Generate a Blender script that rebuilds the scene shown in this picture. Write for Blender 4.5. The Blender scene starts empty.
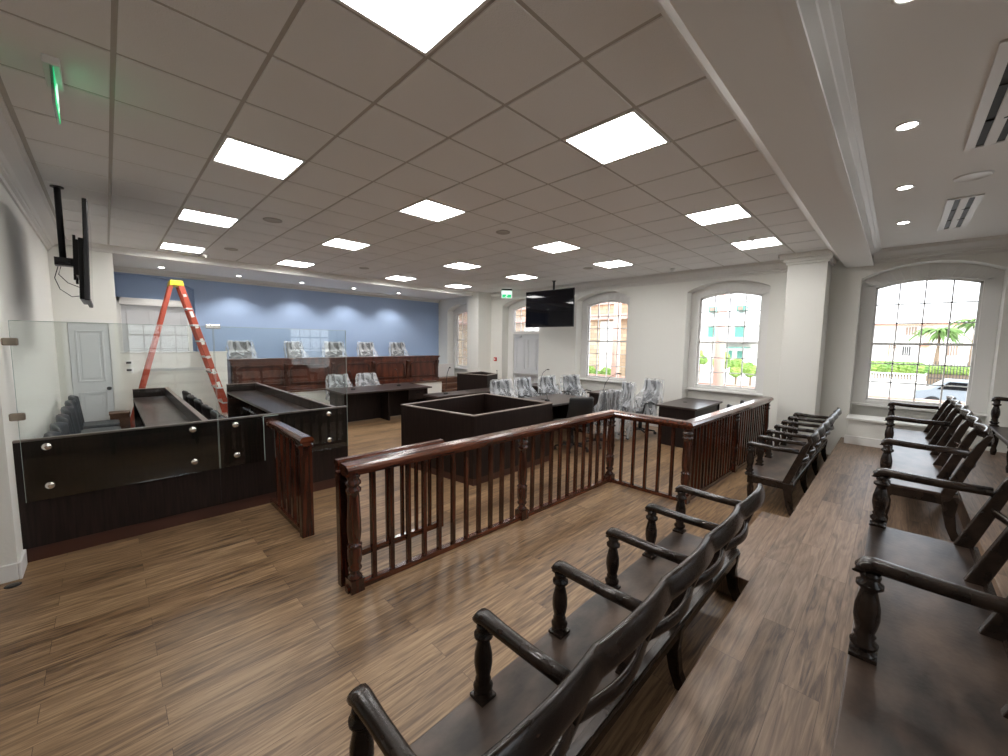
import bpy, bmesh, math, random
from mathutils import Vector, Matrix, Euler
random.seed(7)
PI = math.pi
scene = bpy.context.scene
C = scene.collection

# ---------------------------------------------------------------- camera
def Rm(rx, rz, ry):
    return Matrix.Rotation(rz, 3, 'Z') @ Matrix.Rotation(rx, 3, 'X') @ Matrix.Rotation(ry, 3, 'Z')
cd = bpy.data.cameras.new('camera'); cam = bpy.data.objects.new('camera', cd); C.objects.link(cam)
cd.sensor_width = 36.0; cd.lens = 394.46 / 1008 * 36; cd.clip_start = 0.05; cd.clip_end = 400
cam.matrix_world = Matrix.Translation((-0.112, -3.128, 1.88)) @ Rm(1.47991, -0.788388, 0.0137248).to_4x4()
scene.camera = cam

# ---------------------------------------------------------------- world, exposure
W = bpy.data.worlds.new('sky'); scene.world = W; W.use_nodes = True
wn = W.node_tree; wn.nodes.clear()
wo = wn.nodes.new('ShaderNodeOutputWorld'); wb = wn.nodes.new('ShaderNodeBackground')
ws = wn.nodes.new('ShaderNodeTexSky'); ws.sky_type = 'NISHITA'; ws.sun_disc = False
ws.sun_elevation = math.radians(55); ws.sun_rotation = math.radians(200); ws.dust_density = 3.0; ws.air_density = 1.0
wm = wn.nodes.new('ShaderNodeMix'); wm.data_type = 'RGBA'; wm.inputs[0].default_value = 0.65
wn.links.new(ws.outputs[0], wm.inputs[6]); wm.inputs[7].default_value = (9.0, 9.2, 9.6, 1)
wn.links.new(wm.outputs[2], wb.inputs[0]); wn.links.new(wb.outputs[0], wo.inputs[0])
wb.inputs[1].default_value = 0.68
sd = bpy.data.lights.new('sun', 'SUN'); sd.energy = 2.5; sd.angle = 0.02; sd.color = (1.0, 0.95, 0.86)
so = bpy.data.objects.new('sun', sd); C.objects.link(so); so.rotation_euler = Euler((math.radians(30), math.radians(-12), math.radians(0)))
scene.view_settings.view_transform = 'Standard'; scene.view_settings.look = 'None'
scene.view_settings.gamma = 1.0; scene.view_settings.use_curve_mapping = False
scene.view_settings.exposure = 0.0
PANEL = 30.0      # radiance of the LED ceiling panels
SPOT = 42.0      # watts of the recessed spots

# ---------------------------------------------------------------- materials
def mat(name, col, rough=0.5, metal=0.0, spec=0.5, coat=0.0, noise=None, bump=None, emit=None):
    m = bpy.data.materials.new(name); m.use_nodes = True
    nt = m.node_tree; b = nt.nodes['Principled BSDF']
    b.inputs['Base Color'].default_value = (*col, 1); b.inputs['Roughness'].default_value = rough
    b.inputs['Metallic'].default_value = metal; b.inputs['Specular IOR Level'].default_value = spec
    b.inputs['Coat Weight'].default_value = coat; b.inputs['Coat Roughness'].default_value = 0.12
    if emit:
        b.inputs['Emission Color'].default_value = (*emit[0], 1); b.inputs['Emission Strength'].default_value = emit[1]
    tc = nt.nodes.new('ShaderNodeTexCoord')
    if noise:   # (scale vec, amount 0..1, colour 2)
        mp = nt.nodes.new('ShaderNodeMapping'); mp.inputs['Scale'].default_value = noise[0]
        nz = nt.nodes.new('ShaderNodeTexNoise'); nz.inputs['Scale'].default_value = 1.0; nz.inputs['Detail'].default_value = 6
        cr = nt.nodes.new('ShaderNodeValToRGB'); cr.color_ramp.elements[0].position = 0.35; cr.color_ramp.elements[1].position = 0.68
        cr.color_ramp.elements[0].color = (*col, 1); cr.color_ramp.elements[1].color = (*noise[1], 1)
        nt.links.new(tc.outputs['Object'], mp.inputs[0]); nt.links.new(mp.outputs[0], nz.inputs['Vector'])
        nt.links.new(nz.outputs['Fac'], cr.inputs[0]); nt.links.new(cr.outputs[0], b.inputs['Base Color'])
    if bump:    # (scale, strength)
        n2 = nt.nodes.new('ShaderNodeTexNoise'); n2.inputs['Scale'].default_value = bump[0]; n2.inputs['Detail'].default_value = 3
        bp = nt.nodes.new('ShaderNodeBump'); bp.inputs['Strength'].default_value = bump[1]; bp.inputs['Distance'].default_value = 0.01
        nt.links.new(tc.outputs['Object'], n2.inputs['Vector']); nt.links.new(n2.outputs['Fac'], bp.inputs['Height'])
        nt.links.new(bp.outputs[0], b.inputs['Normal'])
    return m
def glass_mat(name, tint, rough=0.0, ior=1.5, k=1.0):
    m = bpy.data.materials.new(name); m.use_nodes = True; nt = m.node_tree; nt.nodes.clear()
    o = nt.nodes.new('ShaderNodeOutputMaterial'); t = nt.nodes.new('ShaderNodeBsdfTransparent'); g = nt.nodes.new('ShaderNodeBsdfGlossy')
    t.inputs[0].default_value = (*tint, 1); g.inputs['Roughness'].default_value = rough
    f = nt.nodes.new('ShaderNodeFresnel'); f.inputs[0].default_value = ior
    mx = nt.nodes.new('ShaderNodeMixShader'); mu = nt.nodes.new('ShaderNodeMath'); mu.operation = 'MULTIPLY'; mu.inputs[1].default_value = k
    nt.links.new(f.outputs[0], mu.inputs[0]); nt.links.new(mu.outputs[0], mx.inputs[0])
    nt.links.new(t.outputs[0], mx.inputs[1]); nt.links.new(g.outputs[0], mx.inputs[2]); nt.links.new(mx.outputs[0], o.inputs[0])
    return m
def plank_mat(name, dark, mid, light, rough):
    m = bpy.data.materials.new(name); m.use_nodes = True; nt = m.node_tree; b = nt.nodes['Principled BSDF']
    N = nt.nodes.new; L = nt.links.new
    tc = N('ShaderNodeTexCoord')
    br = N('ShaderNodeTexBrick'); br.inputs['Scale'].default_value = 1.0; br.inputs['Brick Width'].default_value = 1.22
    br.inputs['Row Height'].default_value = 0.15; br.inputs['Mortar Size'].default_value = 0.0012; br.offset = 0.37; br.offset_frequency = 2
    br.inputs['Color1'].default_value = (0, 0, 0, 1); br.inputs['Color2'].default_value = (1, 1, 1, 1); br.inputs['Mortar'].default_value = (0.5, 0.5, 0.5, 1)
    L(tc.outputs['Object'], br.inputs['Vector'])
    sep = N('ShaderNodeSeparateXYZ'); L(tc.outputs['Object'], sep.inputs[0])
    off = N('ShaderNodeMath'); off.operation = 'MULTIPLY'; off.inputs[1].default_value = 37.0; L(br.outputs['Color'], off.inputs[0])
    cx = N('ShaderNodeMath'); cx.operation = 'ADD'; L(sep.outputs[0], cx.inputs[0]); L(off.outputs[0], cx.inputs[1])
    cb = N('ShaderNodeCombineXYZ'); L(cx.outputs[0], cb.inputs[0]); L(sep.outputs[1], cb.inputs[1]); L(off.outputs[0], cb.inputs[2])
    m1 = N('ShaderNodeMapping'); m1.inputs['Scale'].default_value = (2.6, 42, 1); L(cb.outputs[0], m1.inputs[0])
    n1 = N('ShaderNodeTexNoise'); n1.inputs['Scale'].default_value = 1.0; n1.inputs['Detail'].default_value = 9; n1.inputs['Roughness'].default_value = 0.62; n1.inputs['Distortion'].default_value = 1.3
    L(m1.outputs[0], n1.inputs['Vector'])
    m2 = N('ShaderNodeMapping'); m2.inputs['Scale'].default_value = (0.9, 6.5, 1); L(cb.outputs[0], m2.inputs[0])
    n2 = N('ShaderNodeTexNoise'); n2.inputs['Scale'].default_value = 1.0; n2.inputs['Detail'].default_value = 2; n2.inputs['Distortion'].default_value = 0.6
    L(m2.outputs[0], n2.inputs['Vector'])
    # cathedral grain: rings of the low noise
    rg = N('ShaderNodeMath'); rg.operation = 'MULTIPLY'; rg.inputs[1].default_value = 34.0; L(n2.outputs['Fac'], rg.inputs[0])
    sn = N('ShaderNodeMath'); sn.operation = 'SINE'; L(rg.outputs[0], sn.inputs[0])
    a1 = N('ShaderNodeMath'); a1.operation = 'MULTIPLY_ADD'; a1.inputs[1].default_value = 0.05; L(sn.outputs[0], a1.inputs[0]); L(n1.outputs['Fac'], a1.inputs[2])
    a2 = N('ShaderNodeMath'); a2.operation = 'MULTIPLY_ADD'; a2.inputs[1].default_value = 0.16; L(br.outputs['Color'], a2.inputs[0]); L(a1.outputs[0], a2.inputs[2])
    cr = N('ShaderNodeValToRGB'); e = cr.color_ramp.elements
    e[0].position = 0.36; e[0].color = (*dark, 1); e[1].position = 0.80; e[1].color = (*light, 1)
    k = e.new(0.56); k.color = (*mid, 1)
    L(a2.outputs[0], cr.inputs[0])
    mx = N('ShaderNodeMix'); mx.data_type = 'RGBA'; mx.blend_type = 'MULTIPLY'; mx.inputs[7].default_value = (0.35, 0.3, 0.27, 1)
    L(br.outputs['Fac'], mx.inputs[0]); L(cr.outputs[0], mx.inputs[6]); L(mx.outputs[2], b.inputs['Base Color'])
    rr = N('ShaderNodeMapRange'); rr.inputs[3].default_value = rough - 0.06; rr.inputs[4].default_value = rough + 0.14; L(n1.outputs['Fac'], rr.inputs[0]); L(rr.outputs[0], b.inputs['Roughness'])
    bp = N('ShaderNodeBump'); bp.inputs['Strength'].default_value = 0.12; bp.inputs['Distance'].default_value = 0.004; L(n1.outputs['Fac'], bp.inputs['Height']); L(bp.outputs[0], b.inputs['Normal'])
    return m
M = {}
M['wall'] = mat('wall_paint', (0.80, 0.79, 0.745), 0.75, bump=(55, 0.12))
M['white'] = mat('white_paint', (0.80, 0.79, 0.77), 0.45)
M['door'] = mat('door_paint', (0.66, 0.67, 0.69), 0.4)
M['blue'] = mat('blue_paint', (0.36, 0.475, 0.69), 0.6, bump=(40, 0.1))
M['tile'] = mat('ceiling_tile', (0.85, 0.84, 0.825), 0.9, bump=(160, 0.35))
M['tbar'] = mat('ceiling_tbar', (0.50, 0.47, 0.43), 0.6)
M['plaster'] = mat('ceiling_plaster', (0.83, 0.815, 0.79), 0.8)
M['cornice'] = mat('cornice_paint', (0.74, 0.72, 0.69), 0.5)
M['floor'] = plank_mat('vinyl_planks', (0.056, 0.030, 0.015), (0.190, 0.112, 0.056), (0.35, 0.228, 0.125), 0.36)
M['floor_tier_light'] = plank_mat('vinyl_planks_tier_light', (0.060, 0.036, 0.023), (0.165, 0.106, 0.068), (0.27, 0.185, 0.128), 0.40)  # same planks as the floor; the tiers' different light put into the colour
M['laminate'] = mat('dark_laminate', (0.0085, 0.0048, 0.0040), 0.42, spec=0.3, noise=((60, 60, 3), (0.020, 0.011, 0.009)))
M['desktop'] = mat('dark_desktop', (0.030, 0.019, 0.016), 0.28, noise=((40, 3, 40), (0.05, 0.033, 0.027)))
M['edge'] = mat('laminate_edge', (0.21, 0.165, 0.145), 0.35)
M['kick'] = mat('brown_kick', (0.062, 0.022, 0.014), 0.4)
M['mahog'] = mat('mahogany', (0.020, 0.0055, 0.003), 0.26, coat=0.6, noise=((30, 30, 2.5), (0.085, 0.022, 0.011)))
M['mahog_h'] = mat('mahogany_rail', (0.040, 0.010, 0.005), 0.22, coat=0.7, noise=((3, 30, 30), (0.13, 0.036, 0.016)))
M['bench'] = mat('worn_dark_wood', (0.010, 0.0065, 0.005), 0.27, spec=0.45, noise=((5, 9, 9), (0.034, 0.022, 0.016)), bump=(60, 0.1))
M['seat'] = mat('worn_seat_wood', (0.016, 0.0105, 0.008), 0.33, spec=0.45, noise=((3.5, 7.0, 7), (0.095, 0.063, 0.046)), bump=(40, 0.08))
M['judge'] = mat('red_brown_wood', (0.045, 0.011, 0.006), 0.3, coat=0.4, noise=((9, 9, 2.2), (0.13, 0.036, 0.018)))
M['judge_d'] = mat('darker_red_brown_wood', (0.030, 0.009, 0.005), 0.3, coat=0.4, noise=((9, 9, 2.2), (0.075, 0.022, 0.012)))
M['steps'] = mat('step_wood', (0.10, 0.045, 0.026), 0.45, noise=((3, 20, 20), (0.16, 0.078, 0.045)))
M['chrome'] = mat('brushed_steel', (0.78, 0.77, 0.74), 0.22, metal=1.0)
M['grey_chair'] = mat('grey_vinyl', (0.038, 0.044, 0.052), 0.42)
M['black'] = mat('black_plastic', (0.012, 0.012, 0.014), 0.4)
M['blackfab'] = mat('black_leather', (0.012, 0.012, 0.013), 0.45)
M['dkgrey'] = mat('charcoal_fabric', (0.03, 0.034, 0.042), 0.8)
M['screen'] = mat('tv_screen', (0.002, 0.002, 0.003), 0.04, spec=0.3)
M['orange'] = mat('orange_fibreglass', (0.46, 0.075, 0.038), 0.45)
M['yellow'] = mat('yellow_plastic', (0.80, 0.62, 0.04), 0.4)
M['alu'] = mat('aluminium', (0.72, 0.72, 0.72), 0.35, metal=0.9)
M['label'] = mat('white_sticker', (0.85, 0.83, 0.8), 0.5)
M['red'] = mat('red_plastic', (0.55, 0.02, 0.02), 0.4)
M['panel'] = mat('led_panel', (1, 1, 1), 0.5, emit=((1.0, 0.985, 0.955), PANEL))
M['spotglow'] = mat('spot_lens', (1, 1, 1), 0.5, emit=((1.0, 0.97, 0.92), 30.0))
M['exitgreen'] = mat('exit_green', (0.02, 0.35, 0.12), 0.3, emit=((0.03, 0.8, 0.3), 0.7))
M['exitwhite'] = mat('exit_white', (0.8, 0.9, 0.85), 0.3, emit=((0.75, 1.0, 0.85), 1.1))
M['glass'] = glass_mat('screen_glass', (0.93, 0.955, 0.945), 0.0, 1.5, 1.0)
M['glassedge'] = mat('glass_edge', (0.42, 0.50, 0.47), 0.2)
M['pane'] = glass_mat('window_glass', (0.97, 0.98, 0.98), 0.0, 1.45, 0.8)
M['copper'] = mat('dark_slot', (0.01, 0.01, 0.01), 0.6)
M['clamp'] = mat('bronze_clamp', (0.32, 0.27, 0.22), 0.35, metal=0.9)
def plastic_mat():
    m = bpy.data.materials.new('plastic_film'); m.use_nodes = True; nt = m.node_tree; nt.nodes.clear()
    N = nt.nodes.new; L = nt.links.new
    o = N('ShaderNodeOutputMaterial'); t = N('ShaderNodeBsdfTransparent'); p = N('ShaderNodeBsdfPrincipled')
    p.inputs['Base Color'].default_value = (0.82, 0.84, 0.87, 1); p.inputs['Roughness'].default_value = 0.22
    n = N('ShaderNodeTexNoise'); tc = N('ShaderNodeTexCoord'); mp = N('ShaderNodeMapping'); mp.inputs['Scale'].default_value = (7, 7, 1.5)
    n.inputs['Scale'].default_value = 1.0; n.inputs['Detail'].default_value = 2; n.inputs['Distortion'].default_value = 1.2
    L(tc.outputs['Object'], mp.inputs[0]); L(mp.outputs[0], n.inputs['Vector'])
    r = N('ShaderNodeMapRange'); r.inputs[1].default_value = 0.38; r.inputs[2].default_value = 0.68; r.inputs[3].default_value = 0.12; r.inputs[4].default_value = 0.50
    L(n.outputs['Fac'], r.inputs[0]); b = N('ShaderNodeBump'); b.inputs['Strength'].default_value = 0.35; b.inputs['Distance'].default_value = 0.03
    L(n.outputs['Fac'], b.inputs['Height']); L(b.outputs[0], p.inputs['Normal'])
    mx = N('ShaderNodeMixShader'); L(r.outputs[0], mx.inputs[0]); L(t.outputs[0], mx.inputs[1]); L(p.outputs[0], mx.inputs[2]); L(mx.outputs[0], o.inputs[0])
    return m
M['film'] = plastic_mat()

# ---------------------------------------------------------------- mesh collector
class MB:
    def __init__(s): s.bm = bmesh.new()
    def _pts(s, pts, faces, smooth=False):
        v = [s.bm.verts.new(p) for p in pts]
        for f in faces:
            try:
                fc = s.bm.faces.new([v[i] for i in f]); fc.smooth = smooth
            except ValueError: pass
        return s
    def box(s, x0, x1, y0, y1, z0, z1):
        if x0 > x1: x0, x1 = x1, x0
        if y0 > y1: y0, y1 = y1, y0
        if z0 > z1: z0, z1 = z1, z0
        p = [(x0,y0,z0),(x1,y0,z0),(x1,y1,z0),(x0,y1,z0),(x0,y0,z1),(x1,y0,z1),(x1,y1,z1),(x0,y1,z1)]
        return s._pts(p, [(0,3,2,1),(4,5,6,7),(0,1,5,4),(1,2,6,5),(2,3,7,6),(3,0,4,7)])
    def prism(s, poly, a, b, axis='z', smooth=False):
        """extrude 2D polygon. axis x: poly=(y,z); y: poly=(x,z); z: poly=(x,y)"""
        def P(q, t): return {'x': (t, q[0], q[1]), 'y': (q[0], t, q[1]), 'z': (q[0], q[1], t)}[axis]
        n = len(poly); pts = [P(q, a) for q in poly] + [P(q, b) for q in poly]
        f = [tuple(range(n)), tuple(range(2*n-1, n-1, -1))] + [(i, (i+1) % n, n+(i+1) % n, n+i) for i in range(n)]
        return s._pts(pts, f, smooth)
    def hexa(s, bot, top):
        """8-corner solid: bottom quad, top quad"""
        return s._pts(list(bot)+list(top), [(0,3,2,1),(4,5,6,7),(0,1,5,4),(1,2,6,5),(2,3,7,6),(3,0,4,7)])
    def bar(s, p, q, w, h, up=(0,0,1)):
        p = Vector(p); q = Vector(q); d = (q-p).normalized(); u = Vector(up)
        sd_ = d.cross(u)
        if sd_.length < 1e-4: sd_ = d.cross(Vector((1,0,0)))
        sd_.normalize(); u = sd_.cross(d).normalized()
        a = sd_*w/2; b = u*h/2
        return s.hexa([p-a-b, p+a-b, q+a-b, q-a-b], [p-a+b, p+a+b, q+a+b, q-a+b])
    def sweep(s, path, wh, up=(0,0,1), n=10, power=1.0, cap=True):
        """elliptic/rounded section along path; wh = list of (w,h)"""
        path = [Vector(p) for p in path]; rings = []
        for i, p in enumerate(path):
            d = (path[min(i+1, len(path)-1)] - path[max(i-1, 0)]).normalized(); u = Vector(up)
            sx = d.cross(u)
            if sx.length < 1e-3: sx = d.cross(Vector((1, 0, 0)))
            sx.normalize(); uu = sx.cross(d).normalized()
            w, h = wh[i] if isinstance(wh, list) else wh
            r = []
            for k in range(n):
                a = 2*PI*(k+0.5)/n; c, sn = math.cos(a), math.sin(a)
                c = math.copysign(abs(c)**power, c); sn = math.copysign(abs(sn)**power, sn)
                r.append(s.bm.verts.new(p + sx*c*w/2 + uu*sn*h/2))
            rings.append(r)
        for a, b in zip(rings, rings[1:]):
            for k in range(n):
                f = s.bm.faces.new((a[k], a[(k+1) % n], b[(k+1) % n], b[k])); f.smooth = True
        if cap:
            s.bm.faces.new(rings[0][::-1]); s.bm.faces.new(rings[-1])
        return s
    def lathe(s, prof, x=0, y=0, z=0, n=14, sx=1, sy=1):
        rings = []
        for r, h in prof:
            rings.append([s.bm.verts.new((x+math.cos(2*PI*k/n)*r*sx, y+math.sin(2*PI*k/n)*r*sy, z+h)) for k in range(n)])
        for a, b in zip(rings, rings[1:]):
            for k in range(n):
                f = s.bm.faces.new((a[k], a[(k+1) % n], b[(k+1) % n], b[k])); f.smooth = True
        s.bm.faces.new(rings[0][::-1]); s.bm.faces.new(rings[-1])
        return s
    def cyl(s, p, q, r, n=12, r2=None):
        return s.sweep([p, q], [(2*r, 2*r), (2*(r2 or r), 2*(r2 or r))], n=n)
    def grid(s, fn, nu, nv, smooth=True, closeu=False):
        v = [[s.bm.verts.new(fn(i/nu, j/nv)) for j in range(nv+1)] for i in range(nu if closeu else nu+1)]
        for i in range(nu):
            for j in range(nv):
                a = v[i]; b = v[(i+1) % len(v)]
                f = s.bm.faces.new((a[j], b[j], b[j+1], a[j+1])); f.smooth = smooth
        return s
def kids(o): return [c for c in C.objects if c.parent == o]
def obj(name, mb, m, parent=None, world=False, bevel=0.0, seg=2, solid=0.0, sub=0):
    me = bpy.data.meshes.new(name)
    if world and parent is not None:
        pw = parent.location if parent.parent is None else parent.location + parent.parent.location
        bmesh.ops.translate(mb.bm, verts=mb.bm.verts, vec=-Vector(pw))
    bmesh.ops.recalc_face_normals(mb.bm, faces=mb.bm.faces)
    mb.bm.to_mesh(me); mb.bm.free()
    o = bpy.data.objects.new(name, me); C.objects.link(o)
    if m is not None: me.materials.append(M[m] if isinstance(m, str) else m)
    if parent is not None: o.parent = parent
    if solid:
        md = o.modifiers.new('solid', 'SOLIDIFY'); md.thickness = solid; md.offset = 0
    if sub:
        md = o.modifiers.new('sub', 'SUBSURF'); md.levels = sub; md.render_levels = sub
    if bevel:
        md = o.modifiers.new('bevel', 'BEVEL'); md.width = bevel; md.segments = seg; md.limit_method = 'ANGLE'; md.angle_limit = math.radians(40)
    return o
def tag(o, label, cat, group=None, kind=None):
    o['label'] = label; o['category'] = cat
    if group: o['group'] = group
    if kind: o['kind'] = kind
    return o
def thing(name, label, cat, loc=(0, 0, 0), rz=0, group=None):
    o = bpy.data.objects.new(name, None); C.objects.link(o); o.empty_display_size = 0.2
    o.location = loc; o.rotation_euler = (0, 0, rz)
    return tag(o, label, cat, group)
def struct(name, mb, m, parent=None, **k):
    o = obj(name, mb, m, parent, **k)
    if parent is None: o['kind'] = 'structure'
    return o
def sroot(name, loc=(0, 0, 0)):
    o = bpy.data.objects.new(name, None); C.objects.link(o); o.location = loc; o['kind'] = 'structure'; return o
def copy_tree(o, parent=None):
    c = o.copy(); C.objects.link(c)
    if parent is not None: c.parent = parent
    for ch in kids(o): copy_tree(ch, c)
    return c
def dup(root, loc, rz, label, group=None):
    r = copy_tree(root); r.location = loc; r.rotation_euler = (0, 0, rz); r['label'] = label
    if group: r['group'] = group
    return r

# ================================================================ ROOM
XL, XR, YB, ZC = -0.69, 8.68, 9.10, 3.41
YREAR = -5.6
T1, T2, T3 = 0.34, 0.51, 0.68
STEP = 0.17
TE1 = -2.545       # front edge of the first tier
TE2 = -3.64
struct('floor', MB().box(-3.4, 9.2, TE1+0.0, YB+0.3, -0.12, 0), 'floor')
# tiers with a small nosing
struct('floor_tier_lower', MB().box(-3.2, XR, TE2, TE1, -0.12, T1), 'floor_tier_light', bevel=0.006)
struct('floor_tier_middle', MB().box(-3.2, XR, -4.75, TE2, -0.12, T2), 'floor_tier_light', bevel=0.006)
struct('floor_tier_upper', MB().box(-3.2, XR, YREAR, -4.75, -0.12, T3), 'floor_tier_light', bevel=0.006)
struct('floor_aisle_step', MB().box(3.10, 4.60, TE1, -2.25, 0, STEP), 'floor_tier_light', bevel=0.006)

# left wall
struct('wall_left', MB().box(XL-0.25, XL, 1.57, YB, 0, 3.75), 'wall')
struct('wall_left_return', MB().box(-3.2, XL-0.25, 1.57, 1.82, 0, 3.75), 'wall')
struct('wall_left_outer', MB().box(-3.4, -3.2, YREAR, 1.82, 0, 3.75), 'wall')
struct('wall_left_pier', MB().box(XL, 0.04, 6.45, YB, 0, ZC+0.1), 'wall')
# right wall with five arched recesses
BAYS = [-3.37, -0.61, 2.20, 4.97, 7.80]
HW = 0.75
ZS, RISE = 2.99, 0.19
def arch(y0, y1, zs, rise, n=14):
    """points from y0 to y1 along a segmental arch"""
    c = (y0+y1)/2; h = (y1-y0)/2; R = (h*h+rise*rise)/(2*rise)
    out = []
    for i in range(n+1):
        y = y0+(y1-y0)*i/n
        out.append((y, zs-(R-rise)+math.sqrt(max(R*R-(y-c)**2, 0))))
    return out
wr = MB()
prev = YREAR
for c in BAYS:
    a, b = c-HW, c+HW
    wr.box(XR, 9.10, prev, a, 0, 3.75)
    ap = arch(a, b, ZS, RISE)
    wr.prism([(b, 3.75), (a, 3.75)] + ap, XR, 9.10, 'x')
    if c != BAYS[3]: wr.box(9.0, 9.10, a, b, 0, 0.93)
    prev = b
wr.box(XR, 9.10, prev, YB, 0, 3.75)
struct('wall_right', wr, 'wall')
# back (rear) wall behind the benches with two windows
RW = [0.80, 4.22]
wb_ = MB(); prev = -3.4
for c in RW:
    a, b = c-HW, c+HW
    wb_.box(prev, a, YREAR-0.3, YREAR, 0, 3.75)
    wb_.prism([(b, 3.75), (a, 3.75)] + arch(a, b, ZS, RISE), YREAR-0.3, YREAR, 'y')
    wb_.box(a, b, YREAR-0.3, YREAR-0.2, 0, 0.93)
    prev = b
wb_.box(prev, XR, YREAR-0.3, YREAR, 0, 3.75)
struct('wall_rear', wb_, 'wall')
# blue wall with the arched niche at its left end
bw = MB()
n0, n1 = 0.06, 1.46
ar = arch(n0-0.55, n1, 3.05, 0.24)
ar = [(n0, ar[5][1])] + [p for p in ar if p[0] > n0+0.02]
bw.prism([(n1, 3.75), (n0, 3.75)] + ar, YB, YB+0.16, 'y')
bw.box(n1, XR, YB, YB+0.16, 0, 3.75); bw.box(XL, n0, YB, YB+0.16, 0, 3.75)
bw.box(XL, XR+0.3, YB+0.16, YB+0.3, 0, 3.75)
struct('wall_blue', bw, 'blue')
# columns
def column(name, y0, y1, zb=0):
    m = MB().box(8.13, XR, y0, y1, zb, ZC+0.1)
    for k, (d, z0, z1) in enumerate([(0.03, 3.24, 3.28), (0.06, 3.28, 3.33), (0.11, 3.33, 3.37), (0.13, 3.37, ZC+0.02)]):
        m.box(8.13-d, XR, y0-d, y1+d, z0, z1)
    return struct(name, m, 'wall', bevel=0.006)
column('wall_column_near', -2.23, -1.70)
column('wall_column_far', 6.23, 6.75)

# ceiling: recessed tiles between tee bars, LED panels in their places
CX0, CX1, CY0, CY1 = -0.47, 8.476, -2.24, 6.42
PX = [1, 4, 8, 11]; PY = [-3, 1, 5, 9]
tl = MB(); tb = MB()
i0, i1, j0, j1 = -1, 14, -4, 11
for i in range(i0, i1+1):
    for j in range(j0, j1):
        if i in PX and j in PY: continue
        x0, x1 = max(i*0.6+0.012, CX0), min(i*0.6+0.588, CX1); y0, y1 = max(j*0.6+0.012, CY0), min(j*0.6+0.588, CY1)
        if x1-x0 < 0.03 or y1-y0 < 0.03: continue
        tl.box(x0, x1, y0, y1, ZC, ZC+0.02)
tb.box(-3.3, CX1+0.2, CY0-0.1, CY1+0.1, ZC+0.006, ZC+0.04)
struct('ceiling', tl, 'tile', bevel=0.003, seg=1)
struct('ceiling_grid', tb, 'tbar')
fc = MB().box(-3.4, XR+0.4, YREAR-0.3, -2.72, ZC, ZC+0.1); struct('ceiling_rear', fc, 'plaster')
fc = MB().box(XL, XR, 6.42, YB, ZC, ZC+0.1); struct('ceiling_soffit', fc, 'plaster')
# mouldings: profile (distance from wall, drop below ceiling)
def mould(name, prof, a, b, axis, base, sgn, z=ZC, m='cornice', cap=None):
    """axis 'x': runs along x, base is y ; axis 'y': runs along y, base is x"""
    poly = [(base + sgn*d, z - h) for d, h in prof]
    return struct(name, MB().prism(poly, a, b, axis), m)
CRN = [(0, -0.03), (0.19, -0.03), (0.19, 0.015), (0.165, 0.02), (0.16, 0.045), (0.12, 0.075), (0.085, 0.10), (0.065, 0.125), (0.05, 0.13), (0.05, 0.155), (0.025, 0.165), (0.02, 0.20), (0, 0.20)]
struct('ceiling_bulkhead', MB().box(XL-0.25, XL, YREAR, 1.57, 3.0, 3.75), 'wall')
mould('trim_1', CRN, YREAR, 6.45, 'y', XL, 1)
mould('trim_2', CRN, -2.23, 6.45, 'y', XR, -1)
mould('trim_3', CRN, YREAR, -2.75, 'y', XR, -1)
# shallow drop in front of the blue wall
struct('ceiling_drop', MB().box(XL, XR, 6.45, 6.60, 3.315, ZC+0.05), 'plaster')
FR = [(0, -0.03), (0.09, -0.03), (0.09, 0.012), (0.07, 0.03), (0.045, 0.05), (0.03, 0.075), (0.045, 0.09), (0.045, 0.12), (0, 0.12)]
mould('trim_4', FR, XL, XR, 'x', 6.45, -1)
mould('trim_5', FR, 0.04, XR, 'x', YB, -1, m='cornice')
mould('trim_6', [(0,-.03),(0.07,-.03),(0.07,0.02),(0.03,0.06),(0,0.06)], XL, XR, 'x', 6.60, 1)
# the beam over the rail
BZ = 3.19
struct('ceiling_beam', MB().box(-3.2, XR, -2.70, -2.42, BZ, ZC+0.1), 'plaster')
BM = [(0, -0.03), (0.18, -0.03), (0.18, 0.012), (0.15, 0.03), (0.125, 0.07), (0.075, 0.11), (0.03, 0.14), (0.02, 0.205), (0, 0.205)]
mould('trim_7', BM, -3.2, XR, 'x', -2.42, 1, m='plaster')
struct('trim_8', MB().prism([(-2.70, BZ), (-2.745, BZ), (-2.745, BZ+0.02), (-2.735, BZ+0.025), (-2.735, BZ+0.04), (-2.72, BZ+0.045), (-2.72, BZ+0.055), (-2.70, BZ+0.06)], XL, XR, 'x') if False else
       MB().prism([(-2.70, BZ-0.003), (-2.755, BZ-0.003), (-2.755, BZ+0.018), (-2.74, BZ+0.023), (-2.74, BZ+0.036), (-2.728, BZ+0.040), (-2.728, BZ+0.052), (-2.70, BZ+0.058)], -3.2, XR, 'x'), 'white')
struct('trim_9', MB().prism([(-2.69, ZC+0.02), (-2.83, ZC+0.02), (-2.83, ZC-0.012), (-2.805, ZC-0.018), (-2.80, ZC-0.03), (-2.77, ZC-0.04), (-2.765, ZC-0.052), (-2.69, ZC-0.055)], -3.2, XR, 'x'), 'white')

# baseboards
def basebd(name, mb): struct(name, mb, 'white', bevel=0.006)
basebd('baseboard_left', MB().box(-3.2, XL, 1.55, 1.57, 0, 0.135).box(XL, XL+0.02, 1.55, 1.83, 0, 0.135))
basebd('baseboard_left_back', MB().box(XL, XL+0.02, 1.95, 6.45, 0, 0.135))
bb = MB(); prev = -1.70
for c in BAYS[1:]:
    bb.box(XR-0.02, XR, prev, c-HW, 0, 0.14); prev = c+HW
    if c != BAYS[3]: bb.box(8.98, 9.0, c-HW, c+HW, 0, 0.14)
basebd('baseboard_right', bb)
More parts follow.
